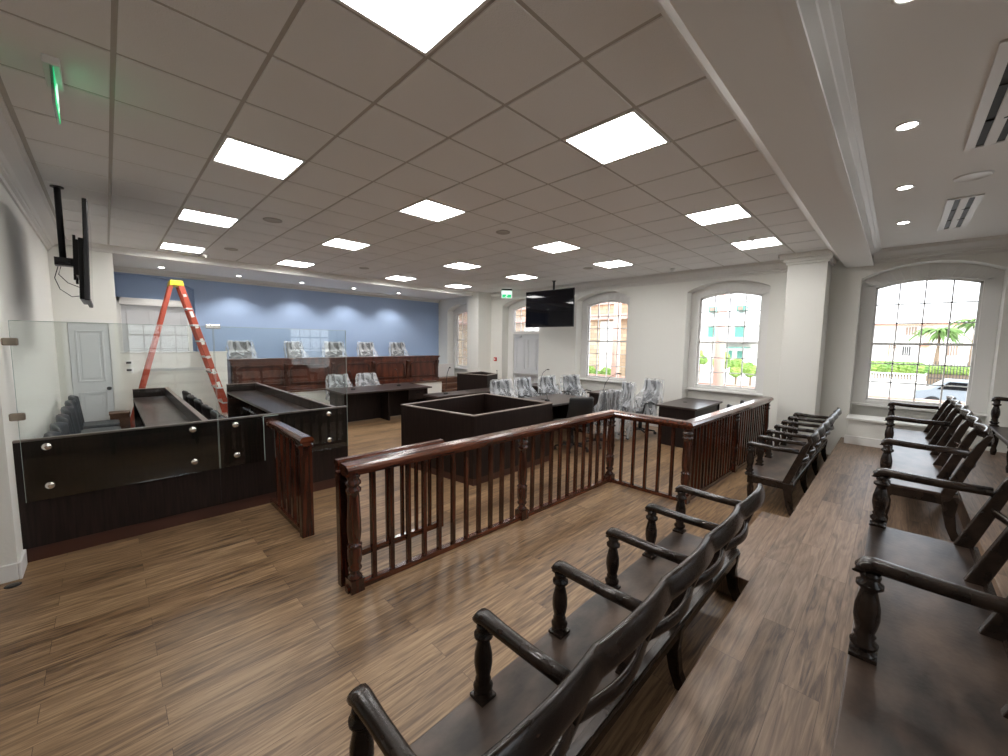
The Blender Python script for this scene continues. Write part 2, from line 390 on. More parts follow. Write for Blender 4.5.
# low boxed ledge under the window on the tier
lg = MB().box(8.20, XR, -4.25, -2.64, T1, 0.72)
lg.box(8.17, XR, -4.27, -2.62, 0.72, 0.755)
struct('wall_ledge', lg, 'wall', bevel=0.004)
basebd('baseboard_ledge', MB().box(8.165, 8.20, -4.25, -2.62, T1, 0.47))

# windows ---------------------------------------------------------------------
def window(n, c, axis='x', plane=9.0, sgn=1, zs0=0.93, full=True):
    root = sroot('window_%d' % n, (plane, c, 0.93) if axis == 'x' else (c, plane, 0.93))
    def P(mb, poly, a, b):
        if sgn < 0: a, b = -a, -b
        mb.prism([(y, z-0.93) for y, z in poly], a, b, axis)
    def B(mb, y0, y1, z0, z1, a, b):
        P(mb, [(y0, z0), (y1, z0), (y1, z1), (y0, z1)], a, b)
    # outer surround
    fr = MB(); g = 0.575
    inner = arch(-g, g, 2.865, 0.10)
    outer = arch(-HW, HW, ZS, RISE)
    B(fr, -HW, -g, 0.93, 2.90, -0.05, 0.05); B(fr, g, HW, 0.93, 2.90, -0.05, 0.05); B(fr, -g, g, 0.93, 0.985, -0.05, 0.05)
    for k in range(len(inner)-1):
        P(fr, [inner[k], inner[k+1], outer[k+1], outer[k]], -0.05, 0.05)
    P(fr, [(-HW, 2.895), (-g, 2.865), inner[0], outer[0]], -0.05, 0.05)
    P(fr, [(HW, 2.895), (g, 2.865), inner[-1], outer[-1]], -0.05, 0.05)
    obj('window_frame', fr, 'white', root, bevel=0.004, seg=1)
    # sash with glazing bars
    sa = MB(); z0, z1 = 0.985, 2.865
    for s_ in (-1, 1): B(sa, s_*g, s_*(g-0.03), z0, z1+0.01, -0.01, 0.04)
    B(sa, -g, g, z0, z0+0.035, -0.01, 0.04); B(sa, -g, g, 1.915, 1.955, -0.02, 0.045)
    ia = arch(-g, g, 2.865, 0.10); ib = arch(-g, g, 2.83, 0.10)
    for k in range(len(ia)-1): P(sa, [ib[k], ib[k+1], ia[k+1], ia[k]], -0.01, 0.04)
    for k in (-1, 0, 1): B(sa, k*0.288-0.009, k*0.288+0.009, z0, 2.955-abs(k)*0.025, 0.0, 0.03)
    for z in (1.30, 1.61, 2.265, 2.575): B(sa, -g, g, z-0.009, z+0.009, 0.0, 0.03)
    obj('glazing_bars', sa, 'white', root)
    gp = MB(); P(gp, [(-g, z0), (g, z0)] + arch(-g, g, 2.865, 0.10)[::-1], 0.014, 0.017)
    obj('glass', gp, 'pane', root)
    si = MB(); B(si, -HW-0.03, HW+0.03, 0.895, 0.93, -0.13, 0.04); obj('window_sill', si, 'white', root, bevel=0.005)
    return root
for n, c in enumerate(BAYS):
    if n != 3: window(n+1, c)
window(6, RW[0], 'y', YREAR-0.16, -1); window(7, RW[1], 'y', YREAR-0.16, -1)

# door on the right wall with arched fanlight
d = sroot('door_1', (9.0, BAYS[3], 0)); g = 0.52
fr = MB()
fr.prism([(-HW, 0), (-g, 0), (-g, 2.9), (-HW, 3.0)], -0.05, 0.06, 'x'); fr.prism([(HW, 0), (g, 0), (g, 2.9), (HW, 3.0)], -0.05, 0.06, 'x')
ia = arch(-g, g, 2.865, 0.10); oa = arch(-HW, HW, ZS, RISE)
for k in range(len(ia)-1): fr.prism([ia[k], ia[k+1], oa[k+1], oa[k]], -0.05, 0.06, 'x')
fr.box(-0.05, 0.06, -g, g, 2.13, 2.22)
obj('door_frame', fr, 'white', d, bevel=0.004, seg=1)
dl = MB().box(0.0, 0.045, -g, g, 0, 2.13)
for (a, b) in ((-0.42, -0.06), (0.06, 0.42)):
    for (z0, z1) in ((0.22, 0.85), (1.05, 1.98)):
        for (p, q, r, s_) in ((a, b, z0, z0+0.025), (a, b, z1-0.025, z1), (a, a+0.025, z0, z1), (b-0.025, b, z0, z1)):
            dl.box(-0.022, 0, p, q, r, s_)
        dl.box(-0.014, 0, a+0.07, b-0.07, z0+0.07, z1-0.07)
obj('door_leaf', dl, 'door', d)
obj('push_bar', MB().box(-0.10, -0.05, -0.48, 0.48, 0.86, 0.93).box(-0.05, 0, -0.48, -0.40, 0.84, 0.95).box(-0.05, 0, 0.40, 0.48, 0.84, 0.95), 'alu', d, bevel=0.01)
obj('door_closer', MB().box(-0.07, 0, 0.20, 0.46, 2.03, 2.09).bar((-0.05, 0.25, 2.10), (-0.2, -0.05, 2.12), 0.02, 0.01), 'alu', d)
fb = MB()
for k in (-1, 0, 1): fb.box(0, 0.03, k*0.26-0.009, k*0.26+0.009, 2.22, 2.95)
for z in (2.46, 2.71): fb.box(0, 0.03, -g, g, z-0.009, z+0.009)
obj('fanlight_bars', fb, 'white', d)
obj('fanlight_glass', MB().prism([(-g, 2.22), (g, 2.22)] + arch(-g, g, 2.865, 0.10)[::-1], 0.012, 0.015, 'x'), 'pane', d)

# door on the left pier facing the room
d = sroot('door_2', (-0.31, 6.45, 0))
obj('door_frame', MB().box(-0.30, -0.24, -0.03, 0.0, 0, 2.10).box(0.24, 0.30, -0.03, 0.0, 0, 2.10).box(-0.30, 0.30, -0.03, 0, 2.10, 2.16), 'white', d)
dl = MB().box(-0.235, 0.235, -0.02, 0.0, 0.01, 2.095)
for (z0, z1) in ((0.2, 0.95), (1.12, 1.98)):
    for q in ((-0.165, 0.165, z0, z0+0.025), (-0.165, 0.165, z1-0.025, z1), (-0.165, -0.14, z0, z1), (0.14, 0.165, z0, z1)):
        dl.box(q[0], q[1], -0.032, -0.02, q[2], q[3])
    dl.box(-0.11, 0.11, -0.026, -0.02, z0+0.06, z1-0.06)
obj('door_leaf', dl, 'door', d, bevel=0.003, seg=1)
obj('door_knob', MB().lathe([(0.012, 0), (0.012, 0.03), (0.03, 0.045), (0.032, 0.06), (0.02, 0.075)], 0, 0, 0), 'black', d)
k = kids(d)[-1]; k.rotation_euler = (PI/2, 0, 0); k.location = (0.19, -0.02, 1.0)
# shuttered door in the blue niche
d = sroot('door_3', (0.72, YB+0.06, 0.6))
f_ = MB().box(-0.655, -0.57, -0.06, 0.1, 0, 2.155).box(0.57, 0.655, -0.06, 0.1, 0, 2.155).box(-0.655, 0.655, -0.06, 0.1, 2.07, 2.155).box(-0.6, 0.6, -0.10, 0, 2.0, 2.07)
obj('door_frame', f_, 'white', d, bevel=0.005)
dl = MB().box(-0.57, 0.57, -0.01, 0.06, 0, 2.07)
for cx in (-0.285, 0.285):
    for (z0, z1) in ((0.1, 0.85), (0.98, 1.45), (1.55, 1.92)):
        for q in ((cx-0.2, cx+0.2, z0, z0+0.025), (cx-0.2, cx+0.2, z1-0.025, z1), (cx-0.2, cx-0.175, z0, z1), (cx+0.175, cx+0.2, z0, z1)):
            dl.box(q[0], q[1], -0.03, -0.01, q[2], q[3])
dl.box(-0.01, 0.01, -0.02, 0, 0, 2.07)
obj('door_leaf', dl, 'door', d)

# ================================================================ CEILING FITTINGS
colw = ['far left', 'centre left', 'centre right', 'far right']
def led_panel():
    r = thing('ceiling_light', '', 'ceiling light', (0, 0, ZC), 0, 'square LED ceiling lights')
    f = MB()
    for q in ((0.012, 0.03, 0.012, 0.588), (0.57, 0.588, 0.012, 0.588), (0.03, 0.57, 0.012, 0.03), (0.03, 0.57, 0.57, 0.588)):
        f.box(q[0], q[1], q[2], q[3], -0.004, 0.02)
    obj('frame', f, 'white', r)
    obj('diffuser', MB().box(0.03, 0.57, 0.03, 0.57, 0.002, 0.02), 'panel', r)
    return r
p0 = None
rown = {-3: 'row nearest the beam', 1: 'second row from beam', 5: 'third row from beam', 9: 'row nearest blue wall'}
coln = {1: 'closest to the left wall', 4: 'second from the left wall', 8: 'second from the window wall', 11: 'closest to the window wall'}
for j in PY:
    for i in PX:
        lb = 'square LED ceiling light, %s, in %s' % (coln[i], rown[j])
        if p0 is None: p0 = led_panel(); r = p0
        else: r = copy_tree(p0)
        r.location = (i*0.6, j*0.6, ZC); r['label'] = lb
# recessed spots
def spot_fit(kind):
    r = thing('recessed_spotlight', '', 'spotlight')
    obj('trim_ring', MB().lathe([(0.066, 0.0), (0.068, -0.005), (0.056, -0.008), (0.052, 0.0)], n=20), 'white', r)
    obj('lens', MB().lathe([(0.050, -0.001), (0.048, -0.006), (0.012, -0.009)], n=16), 'spotglow', r)
    return r
def spot_lamp(x, y, z, e, ang=75, blend=0.9):
    l = bpy.data.lights.new('spot_lamp', 'SPOT'); l.energy = e; l.spot_size = math.radians(ang); l.spot_blend = blend; l.color = (1.0, 0.97, 0.92)
    l.shadow_soft_size = 0.035
    o = bpy.data.objects.new('spot_lamp', l); C.objects.link(o); return o
s0 = None
ords = ['leftmost', 'second from the left', 'third from the left', 'fourth from the left', 'rightmost']
for k, x in enumerate([0.83, 2.264, 3.716, 5.161, 6.65]):
    if s0 is None: s0 = spot_fit(0); r = s0
    else: r = copy_tree(s0)
    r.location = (x, 8.45, ZC); r['group'] = 'spotlights in the soffit along the blue wall'
    r['label'] = 'small round recessed spotlight over the blue wall, %s' % ords[k]
    l = spot_lamp(x, 8.5, ZC, SPOT); l.parent = r; l.location = (0, 0, -0.02); l.data.energy = SPOT
    l.data.spot_size = math.radians(118); l.data.spot_blend = 0.6
nm = ['nearest the camera and the beam', 'second from the camera', 'third from the camera', 'fourth from the camera, nearest the window', 'far left by the left wall', 'left, behind the camera side']
for k, x in enumerate([2.42, 3.88, 5.37, 6.88]):
    r = copy_tree(s0)
    for ch in list(kids(r)):
        if ch.type == 'LIGHT': bpy.data.objects.remove(ch)
    r.location = (x, -3.06, ZC); r['group'] = 'spotlights in the ceiling over the benches'
    r['label'] = 'small round recessed spotlight over the benches, %s' % nm[k]
    l = spot_lamp(0, 0, 0, SPOT*0.8, 120, 0.8); l.parent = r; l.location = (0, 0, -0.02)
# speakers and detectors
def disc(name, x, y, r_, label, cat, m='cornice'):
    o = obj(name, MB().lathe([(r_, 0.0), (r_, -0.008), (r_*0.9, -0.012), (r_*0.86, -0.006), (0.01, -0.006)], n=24), m); o.location = (x, y, ZC); tag(o, label, cat); return o
disc('ceiling_speaker', 1.49, 2.72, 0.11, 'flat grey round ceiling speaker left of the middle, nearer one', 'speaker', 'tbar')
disc('ceiling_speaker', 1.49, 5.13, 0.10, 'flat grey round ceiling speaker by the far left ceiling light', 'speaker', 'tbar')
disc('ceiling_speaker', 3.88, 0.90, 0.10, 'flat grey round ceiling speaker between the two middle ceiling lights', 'speaker', 'tbar')
disc('ceiling_speaker', 3.85, 5.06, 0.10, 'flat grey round ceiling speaker beyond the centre lights towards the blue wall', 'speaker', 'tbar')
disc('ceiling_speaker', 6.92, 1.48, 0.10, 'flat grey round ceiling speaker beside the hanging television', 'speaker', 'tbar')
disc('ceiling_speaker', 5.42, -3.49, 0.12, 'white round ceiling speaker between the two air grilles', 'speaker', 'white')
for (x, y, lb) in ((1.28, 6.05, 'white dome smoke detector near the far left ceiling light'), (6.45, -1.55, 'white smoke detector between the two right ceiling lights'), (8.05, 0.22, 'white smoke detector on the ceiling above the window wall')):
    r = thing('smoke_detector', lb, 'smoke detector', (x, y, ZC))
    obj('base', MB().lathe([(0.05, 0.0), (0.05, -0.015), (0.042, -0.03), (0.03, -0.032)], n=18), 'white', r)
    obj('sensor_cage', MB().lathe([(0.022, -0.032), (0.022, -0.05), (0.015, -0.055)], n=12), 'white', r)
# linear air grilles
def grille(x0, x1, lb):
    r = thing('air_grille', lb, 'air vent', ((x0+x1)/2, -3.50, ZC), 0, 'slot air grilles over the benches')
    h = (x1-x0)/2; f = MB()
    f.box(-h, h, 0.070, 0.125, -0.012, 0).box(-h, h, -0.125, -0.070, -0.012, 0).box(-h, -h+0.03, -0.095, 0.095, -0.012, 0).box(h-0.03, h, -0.095, 0.095, -0.012, 0)
    obj('frame', f, 'white', r, bevel=0.003)
    obj('backing', MB().box(-h+0.03, h-0.03, -0.095, 0.095, -0.002, 0.004), 'copper', r)
    for yy in (0.0,):
        obj('blade', MB().bar((-h+0.03, yy, -0.008), (h-0.03, yy, -0.008), 0.060, 0.008, up=(0, 0.2, 1)), 'white', r)
    for xx in (-h*0.33, h*0.33): obj('divider', MB().box(xx, xx+0.02, -0.07, 0.07, -0.010, -0.002), 'copper', r)
grille(3.12, 4.66, 'white slot air grille in the ceiling at the top right, nearer')
grille(6.10, 7.60, 'white slot air grille in the ceiling near the right window, farther')

# exit signs
r = thing('exit_sign', 'green edge-lit emergency exit sign hanging from the ceiling at top left', 'exit sign', (-0.245, 0.44, ZC))
obj('housing', MB().box(-0.035, 0.035, -0.16, 0.16, -0.045, 0), 'white', r, bevel=0.005)
obj('panel', MB().box(-0.006, 0.006, -0.15, 0.15, -0.25, -0.045), 'glass', r)
def run_man(mb, s_, t0, t1, flip=1):
    def q(pts): mb.prism([(flip*a*s_, b*s_) for a, b in pts], t0, t1, 'x')
    q([(-0.02, 0.09), (0.015, 0.09), (0.015, 0.125), (-0.02, 0.125)])
    q([(-0.05, -0.005), (-0.01, -0.02), (0.03, 0.07), (-0.02, 0.085)])
    q([(-0.01, -0.02), (-0.05, -0.005), (0.02, -0.045), (-0.04, -0.10), (-0.015, -0.11), (0.05, -0.05)])
    q([(-0.05, -0.005), (-0.03, -0.03), (-0.11, -0.07), (-0.12, -0.05)])
    q([(0.02, 0.06), (0.08, 0.03), (0.09, 0.05), (0.02, 0.085)])
gp = MB().box(0.0065, 0.009, -0.15, 0.15, -0.245, -0.05)
obj('green_plate', gp, 'exitgreen', r)
mm = MB(); run_man(mm, 0.7, 0.0095, 0.0115); bmesh.ops.translate(mm.bm, verts=mm.bm.verts, vec=(0, 0.05, -0.145))
mm.prism([(-0.12, -0.155), (-0.07, -0.115), (-0.07, -0.14), (-0.02, -0.14), (-0.02, -0.17), (-0.07, -0.17), (-0.07, -0.195)], 0.0095, 0.0115, 'x')
obj('running_man_symbol', mm, 'exitwhite', r)
gp = thing('exit_sign', 'lit green and white exit sign hanging from the ceiling beside the arched doorway', 'exit sign', (8.15, 5.02, ZC), -2.36)
r = gp
obj('housing', MB().box(-0.035, 0.035, -0.15, 0.15, -0.04, 0), 'dkgrey', r, bevel=0.005)
obj('panel', MB().box(-0.012, 0.012, -0.15, 0.15, -0.26, -0.05), 'exitwhite', r, bevel=0.003)
mm = MB(); mm.box(0.0125, 0.014, -0.13, 0.13, -0.25, -0.155); obj('green_plate', mm, 'exitgreen', r)
mm = MB(); run_man(mm, 0.45, 0.0145, 0.016); bmesh.ops.translate(mm.bm, verts=mm.bm.verts, vec=(0, 0.0, -0.205)); obj('running_man_symbol', mm, 'exitwhite', r)

# ================================================================ TELEVISIONS
def tv(lb, loc, rz, tilt, pole_len, wid=1.50, hgt=0.86, side=1):
    """screen faces local +x at x=0"""
    r = thing('television', lb, 'television', loc, rz)
    cz = 0
    e = Matrix.Rotation(tilt, 4, 'Y')
    def part(nm, mb, m, bev=0.0):
        bmesh.ops.transform(mb.bm, matrix=e, verts=mb.bm.verts); return obj(nm, mb, m, r, bevel=bev)
    part('casing', MB().box(-0.035, 0, -wid/2, wid/2, -hgt/2, hgt/2).box(-0.075, -0.035, -wid*0.33, wid*0.33, -hgt/2+0.02, hgt*0.15), 'black', 0.006)
    part('screen', MB().box(0.0, 0.003, -wid/2+0.012, wid/2-0.012, -hgt/2+0.02, hgt/2-0.012), 'screen')
    part('mount_plate', MB().box(-0.10, -0.075, -0.24, 0.24, -0.2, 0.16).box(-0.12, -0.10, -0.24, -0.19, -0.25, 0.2).box(-0.12, -0.10, 0.19, 0.24, -0.25, 0.2), 'black')
    obj('ceiling_pole', MB().cyl((-0.20, 0, -0.05), (-0.20, 0, pole_len), 0.026).lathe([(0.05, pole_len-0.012), (0.05, pole_len)], -0.20, 0, 0), 'black', r)
    obj('bracket', MB().box(-0.26, -0.12, -0.06, 0.06, -0.09, -0.01).box(-0.25, -0.15, -0.09, 0.09, -0.07, -0.03), 'black', r)
    return r
t1 = tv('large black flat television seen edge-on, hanging from a ceiling pole by the left wall', (-0.185, 3.12, 2.70), 0, math.radians(2.0), ZC-2.70, 1.45, 0.95)
cb = MB()
cb.sweep([(-0.24, 0.0, -0.10), (-0.27, 0.0, -0.22), (-0.24, 0.03, -0.33), (-0.16, 0.06, -0.40), (-0.08, 0.1, -0.38)], (0.008, 0.008), n=6)
cb.sweep([(-0.22, 0.0, -0.10), (-0.24, 0.0, -0.18), (-0.18, 0.02, -0.26), (-0.09, 0.05, -0.30)], (0.008, 0.008), n=6)
obj('cable', cb, 'black', t1)
t2 = tv('large black flat television hanging from a ceiling pole between window and arched doorway', (7.62, 3.05, 2.715), PI-0.0, math.radians(0.0), ZC-2.715, 1.50, 0.905)

# ================================================================ JURY BOX
JY = 1.85
r = thing('jury_box_wall', 'long low dark brown laminate wall of the jury box with brown kickboard', 'partition', (0.68, JY, 0))
obj('panel', MB().box(XL, 2.03, JY, JY+0.045, 0.12, 1.015), 'laminate', r, world=True)
obj('cap', MB().box(XL, 2.035, JY-0.004, JY+0.05, 1.015, 1.032), 'edge', r, world=True, bevel=0.003)
obj('kickboard', MB().box(XL, 1.97, JY+0.012, JY+0.05, 0, 0.12), 'kick', r, world=True)
obj('panel_joint', MB().box(0.66, 0.663, JY-0.001, JY, 0.12, 1.015), 'black', r, world=True)
# glass screens
def gscreen(x0, x1, lb, notch=None, sx=()):
    r = thing('glass_screen', lb, 'glass screen', ((x0+x1)/2, JY-0.03, 0.52))
    y0, y1 = JY-0.034, JY-0.022
    if notch: poly = [(x0, 0.52), (notch[0], 0.52), (notch[0], notch[2]), (notch[1], notch[2]), (notch[1], 0.52), (x1, 0.52), (x1, 1.995), (x0, 1.995)]
    else: poly = [(x0, 0.52), (x1, 0.52), (x1, 1.995), (x0, 1.995)]
    obj('pane', MB().prism(poly, y0, y1, 'y'), 'glass', r, world=True)
    e = MB().box(x0, x1, y0, y1, 1.994, 1.998).box(x0-0.002, x0, y0, y1, 0.52, 1.995).box(x1, x1+0.002, y0, y1, 0.52, 1.995)
    if notch:
        e.box(notch[0]-0.004, notch[0]+0.002, y0-0.001, y1+0.001, 0.52, notch[2]+0.003).box(notch[0], notch[1], y0-0.001, y1+0.001, notch[2]-0.003, notch[2]+0.003)
    obj('polished_edge', e, 'glassedge', r, world=True)
    for x in sx:
        for z in (0.635, 0.965):
            s_ = MB().lathe([(0.016, 0), (0.016, 0.025), (0.030, 0.028), (0.031, 0.040), (0.026, 0.048), (0.008, 0.052)], n=18)
            o = obj('standoff', s_, 'chrome', r); o.rotation_euler = (PI/2, 0, 0); o.location = Vector((x, JY, z)) - r.location
    return r
g1 = gscreen(-0.645, 0.655, 'left glass pane fixed to the jury box front by steel studs', None, (-0.51, 0.45))
for z in (1.23, 1.83):
    obj('wall_clamp', MB().box(XL, -0.605, JY-0.05, JY-0.006, z-0.03, z+0.03), 'clamp', g1, world=True, bevel=0.01)
g2 = gscreen(0.665, 2.02, 'right glass pane on the jury box front, notched around the short railing', (1.075, 1.225, 1.02), (0.81, 1.785))
obj('joint_clip', MB().box(0.60, 0.72, JY-0.045, JY-0.011, 1.975, 2.015), 'chrome', g2, world=True, bevel=0.004)
# jury tables
def jtable(x0, x1, y1, lb):
    r = thing('jury_table', lb, 'table', ((x0+x1)/2, (JY+y1)/2, 0))
    ya = JY+0.05
    obj('desktop', MB().box(x0, x1, ya, y1, 0.80, 0.835), 'desktop', r, world=True, bevel=0.003)
    obj('front_panel', MB().box(x1, x1+0.045, ya, y1+0.04, 0.0, 0.975), 'laminate', r, world=True)
    obj('end_panel', MB().box(x0, x1, y1, y1+0.04, 0, 0.975), 'laminate', r, world=True)
    obj('ledge_cap', MB().box(x1-0.002, x1+0.05, ya, y1+0.045, 0.975, 0.985).box(x0-0.004, x1, y1-0.004, y1+0.045, 0.975, 0.985), 'edge', r, world=True)
    n = 4
    for k in range(1, n):
        y = ya+(y1-ya)*k/n
        obj('support_panel', MB().box(x0+0.15, x1, y-0.012, y+0.012, 0, 0.80), 'laminate', r, world=True)
    return r
jtable(0.16, 0.58, 6.15, 'long dark jury table with raised ledge, left one beside the ladder')
jtable(1.50, 1.98, 6.1, 'long dark jury table with raised ledge, right one ending at the open floor')
# jury chairs
def jury_chair(mseat, lb):
    """faces local +x, origin on floor"""
    r = thing('jury_chair', lb, 'chair')
    def fn(u, v):
        a = (u-0.5)*1.9; w = 0.25*(0.92+0.08*v)
        x = -0.20+0.10*(1-math.cos(a))*1.6-0.05*v; y = math.sin(a)*w
        top = 0.93+0.055*math.cos(a*1.3)
        return (x, y, 0.50+(top-0.50)*v)
    obj('backrest', MB().grid(fn, 12, 8), mseat, r, solid=0.055, sub=1)
    obj('seat', MB().prism([(-0.20, -0.18), (-0.12, -0.24), (0.22, -0.23), (0.27, -0.17), (0.27, 0.17), (0.22, 0.23), (-0.12, 0.24), (-0.20, 0.18)], 0.44, 0.52, 'z'), mseat, r, bevel=0.025, seg=3)
    obj('pedestal', MB().lathe([(0.19, 0.0), (0.19, 0.012), (0.05, 0.03), (0.032, 0.06), (0.032, 0.44)], n=16), 'black', r)
    return r
c0 = jury_chair('grey_chair', '')
ys = [5.75, 5.05, 4.35, 3.65, 3.0, 2.42]
od = ['farthest', 'second farthest', 'third farthest', 'third nearest', 'second nearest', 'nearest']
for k, y in enumerate(ys):
    lb = 'dark grey tub chair along the left wall behind the glass, %s in its row' % od[k]
    if k == 0: c0.location = (-0.30, y, 0); c0['label'] = lb; c0['group'] = 'grey jury chairs along the left wall'; q = c0
    else: q = dup(c0, (-0.30, y, 0), random.uniform(-0.08, 0.08), lb, 'grey jury chairs along the left wall')
c1 = jury_chair('blackfab', '')
ys = [5.45, 4.8, 4.15, 3.5, 2.85, 2.3]
for k, y in enumerate(ys):
    lb = 'black tub chair between the two jury tables, %s in its row' % od[k]
    if k == 0: c1.location = (1.02, y, 0); c1['label'] = lb; c1['group'] = 'black jury chairs between the tables'
    else: dup(c1, (1.02, y, 0), random.uniform(-0.08, 0.08), lb, 'black jury chairs between the tables')
# low partition in front of the niche, with switches
r = thing('low_partition', 'low white partition wall below the shuttered door behind the ladder', 'partition', (0.87, 7.1, 0))
obj('wall_panel', MB().box(0.04, 1.69, 7.05, 7.15, 0, 1.58), 'wall', r, world=True)
obj('coping', MB().box(0.04, 1.71, 7.035, 7.165, 1.58, 1.60), 'white', r, world=True, bevel=0.004)
for k, z in enumerate((1.40, 1.26)):
    r = thing('wall_switch', 'small white wall switch left of the ladder, %s of two' % ('upper' if k == 0 else 'lower'), 'switch', (0.16, 7.05, z))
    obj('plate', MB().box(-0.06, 0.06, -0.01, 0, -0.045, 0.045), 'white', r, bevel=0.003); obj('rocker', MB().box(-0.035, 0.035, -0.016, -0.01, -0.02, 0.02), 'black', r)
r = thing('wooden_crate', 'low brown wooden box on the floor between left door and ladder', 'box', (-0.02, 6.16, 0))
obj('case', MB().box(-0.12, 0.12, -0.13, 0.13, 0, 0.58), 'steps', r, bevel=0.004); obj('lid', MB().box(-0.13, 0.13, -0.14, 0.14, 0.58, 0.61), 'steps', r, bevel=0.004)

# ladder
LY = 6.63
r = thing('step_ladder', 'tall orange fibreglass stepladder with yellow top standing by the jury tables', 'ladder', (0.86, LY, 0))
top = 2.90
def rail(xa, ya, xb, yb, nm, w=0.085, t=0.03):
    obj(nm, MB().bar((xa, ya, 0.02), (xb, yb, top), w, t, up=(0, 1, 0)), 'orange', r, bevel=0.004)
FL, FRt = -0.80, 0.80
for s_ in (-1, 1):
    rail(FRt, s_*0.33, 0.055, s_*0.17, 'front_rail', 0.085, 0.03)
    rail(FL, s_*0.30, -0.055, s_*0.15, 'rear_rail', 0.06, 0.028)
for s_ in (-1, 1):
    obj('foot', MB().box(FRt-0.05, FRt+0.06, s_*0.33-0.03, s_*0.33+0.03, 0, 0.05), 'black', r); obj('foot', MB().box(FL-0.05, FL+0.05, s_*0.30-0.03, s_*0.30+0.03, 0, 0.05), 'black', r)
for k in range(1, 9):
    f = k*0.305/top; x = FRt+(0.055-FRt)*f; w = 0.33+(0.17-0.33)*f
    obj('step', MB().box(x-0.05, x+0.045, -w-0.02, w+0.02, k*0.305-0.03, k*0.305), 'alu', r, bevel=0.003)
    if k % 2 == 0:
        x = FL+(-0.055-FL)*f; w = 0.30+(0.15-0.30)*f
        obj('rear_brace', MB().bar((x, -w, k*0.305), (x, w, k*0.305), 0.02, 0.045, up=(0, 0, 1)), 'orange', r)
obj('top_cap', MB().prism([(-0.10, 0.0), (0.12, 0.0), (0.10, 0.10), (-0.085, 0.10)], -0.20, 0.20, 'y'), 'yellow', r, bevel=0.01)
kids(r)[-1].location = (0, 0, top-0.06)
for s_ in (-1, 1):
    obj('spreader', MB().bar((FL+(-0.055-FL)*0.44, s_*0.23, 0.44*top), (FRt+(0.055-FRt)*0.44, s_*0.26, 0.44*top), 0.006, 0.025), 'alu', r)
for (f, l) in ((0.92, .05), (0.80, 0.12), (0.72, 0.05), (0.62, 0.14), (0.52, 0.05), (0.42, 0.12), (0.33, 0.13)):
    xa = FRt+(0.055-FRt)*f; ya = -(0.33+(0.17-0.33)*f); dx = (FRt-0.055)/top
    obj('warning_sticker', MB().bar((xa+dx*l/2, ya-0.0165, f*top-l/2), (xa-dx*l/2, ya-0.0165, f*top+l/2), 0.05, 0.003, up=(0, 1, 0)), 'label', r)

# ================================================================ JUDGES' PLATFORM
r = thing('judges_platform', 'white-faced raised platform under the long judges bench', 'platform', (4.6, 7.9, 0))
obj('deck', MB().box(1.74, 7.42, 7.18, YB-0.002, 0, 0.60), 'wall', r, world=True)
obj('nosing', MB().box(1.74, 7.44, 7.14, 7.19, 0.60, 0.63), 'steps', r, world=True, bevel=0.004)
r = thing('wooden_steps', 'brown wooden steps climbing to the judges platform at its right end', 'steps', (7.9, 7.6, 0))
for k in range(4):
    obj('step', MB().box(7.46, 8.66, 6.80+k*0.28, 8.1, k*0.16, (k+1)*0.16), 'steps', r, world=True, bevel=0.004)
r = thing('low_wall', 'low white wall behind the wooden steps at the far right', 'partition', (8.0, 8.2, 0))
obj('wall_panel', MB().box(7.46, 8.66, 8.15, 8.25, 0, 1.05), 'white', r, world=True); obj('coping', MB().box(7.44, 8.67, 8.13, 8.27, 1.05, 1.09), 'white', r, world=True)
# the bench itself
JB = 7.30; zb, zt = 0.63, 1.42
r = thing('judges_bench', 'long carved red-brown wooden judges bench in front of the blue wall', 'bench', (4.57, JB, 0.6))
x0, x1 = 1.80, 7.36
obj('carcass', MB().box(x0, x1, JB, JB+0.06, zb, 1.30).box(x0, x0+0.05, JB, JB+0.7, zb, 1.30).box(x1-0.05, x1, JB, JB+0.7, zb, 1.30), 'judge', r, world=True)
obj('cornice', MB().box(x0-0.04, x1+0.04, JB-0.06, JB+0.30, 1.385, 1.42).box(x0-0.02, x1+0.02, JB-0.04, JB+0.25, 1.355, 1.385).box(x0-0.01, x1+0.01, JB-0.02, JB+0.2, 1.28, 1.355), 'judge', r, world=True, bevel=0.006)
obj('plinth', MB().box(x0-0.01, x1+0.01, JB-0.04, JB, zb, zb+0.11), 'judge', r, world=True, bevel=0.006)
obj('desk_surface', MB().box(x0+0.05, x1-0.05, JB+0.06, JB+0.68, 1.24, 1.28), 'judge', r, world=True)
nb = 5; bwid = (x1-x0)/nb
for k in range(nb):
    a, b = x0+k*bwid+0.08, x0+(k+1)*bwid-0.08
    pm = MB()   # raised frame around an arched-corner panel
    zz0, zz1 = zb+0.15, 1.25
    pm.box(a, a+0.045, JB-0.035, JB, zz0, zz1-0.14).box(b-0.045, b, JB-0.035, JB, zz0, zz1-0.14).box(a+0.14, b-0.14, JB-0.035, JB, zz1-0.045, zz1).box(a, b, JB-0.035, JB, zz0, zz0+0.045)
    for s_, xc in ((1, a), (-1, b)):
        for t in range(5):
            a0, a1 = PI/2*t/5, PI/2*(t+1)/5
            def cp(an, R_): return (xc+s_*(0.14-R_*math.cos(an)), zz1-0.14+R_*math.sin(an))
            pm.prism([cp(a0, 0.14), cp(a1, 0.14), cp(a1, 0.095), cp(a0, 0.095)], JB-0.035, JB, 'y')
    obj('arched_panel', pm, 'judge_d', r, world=True)
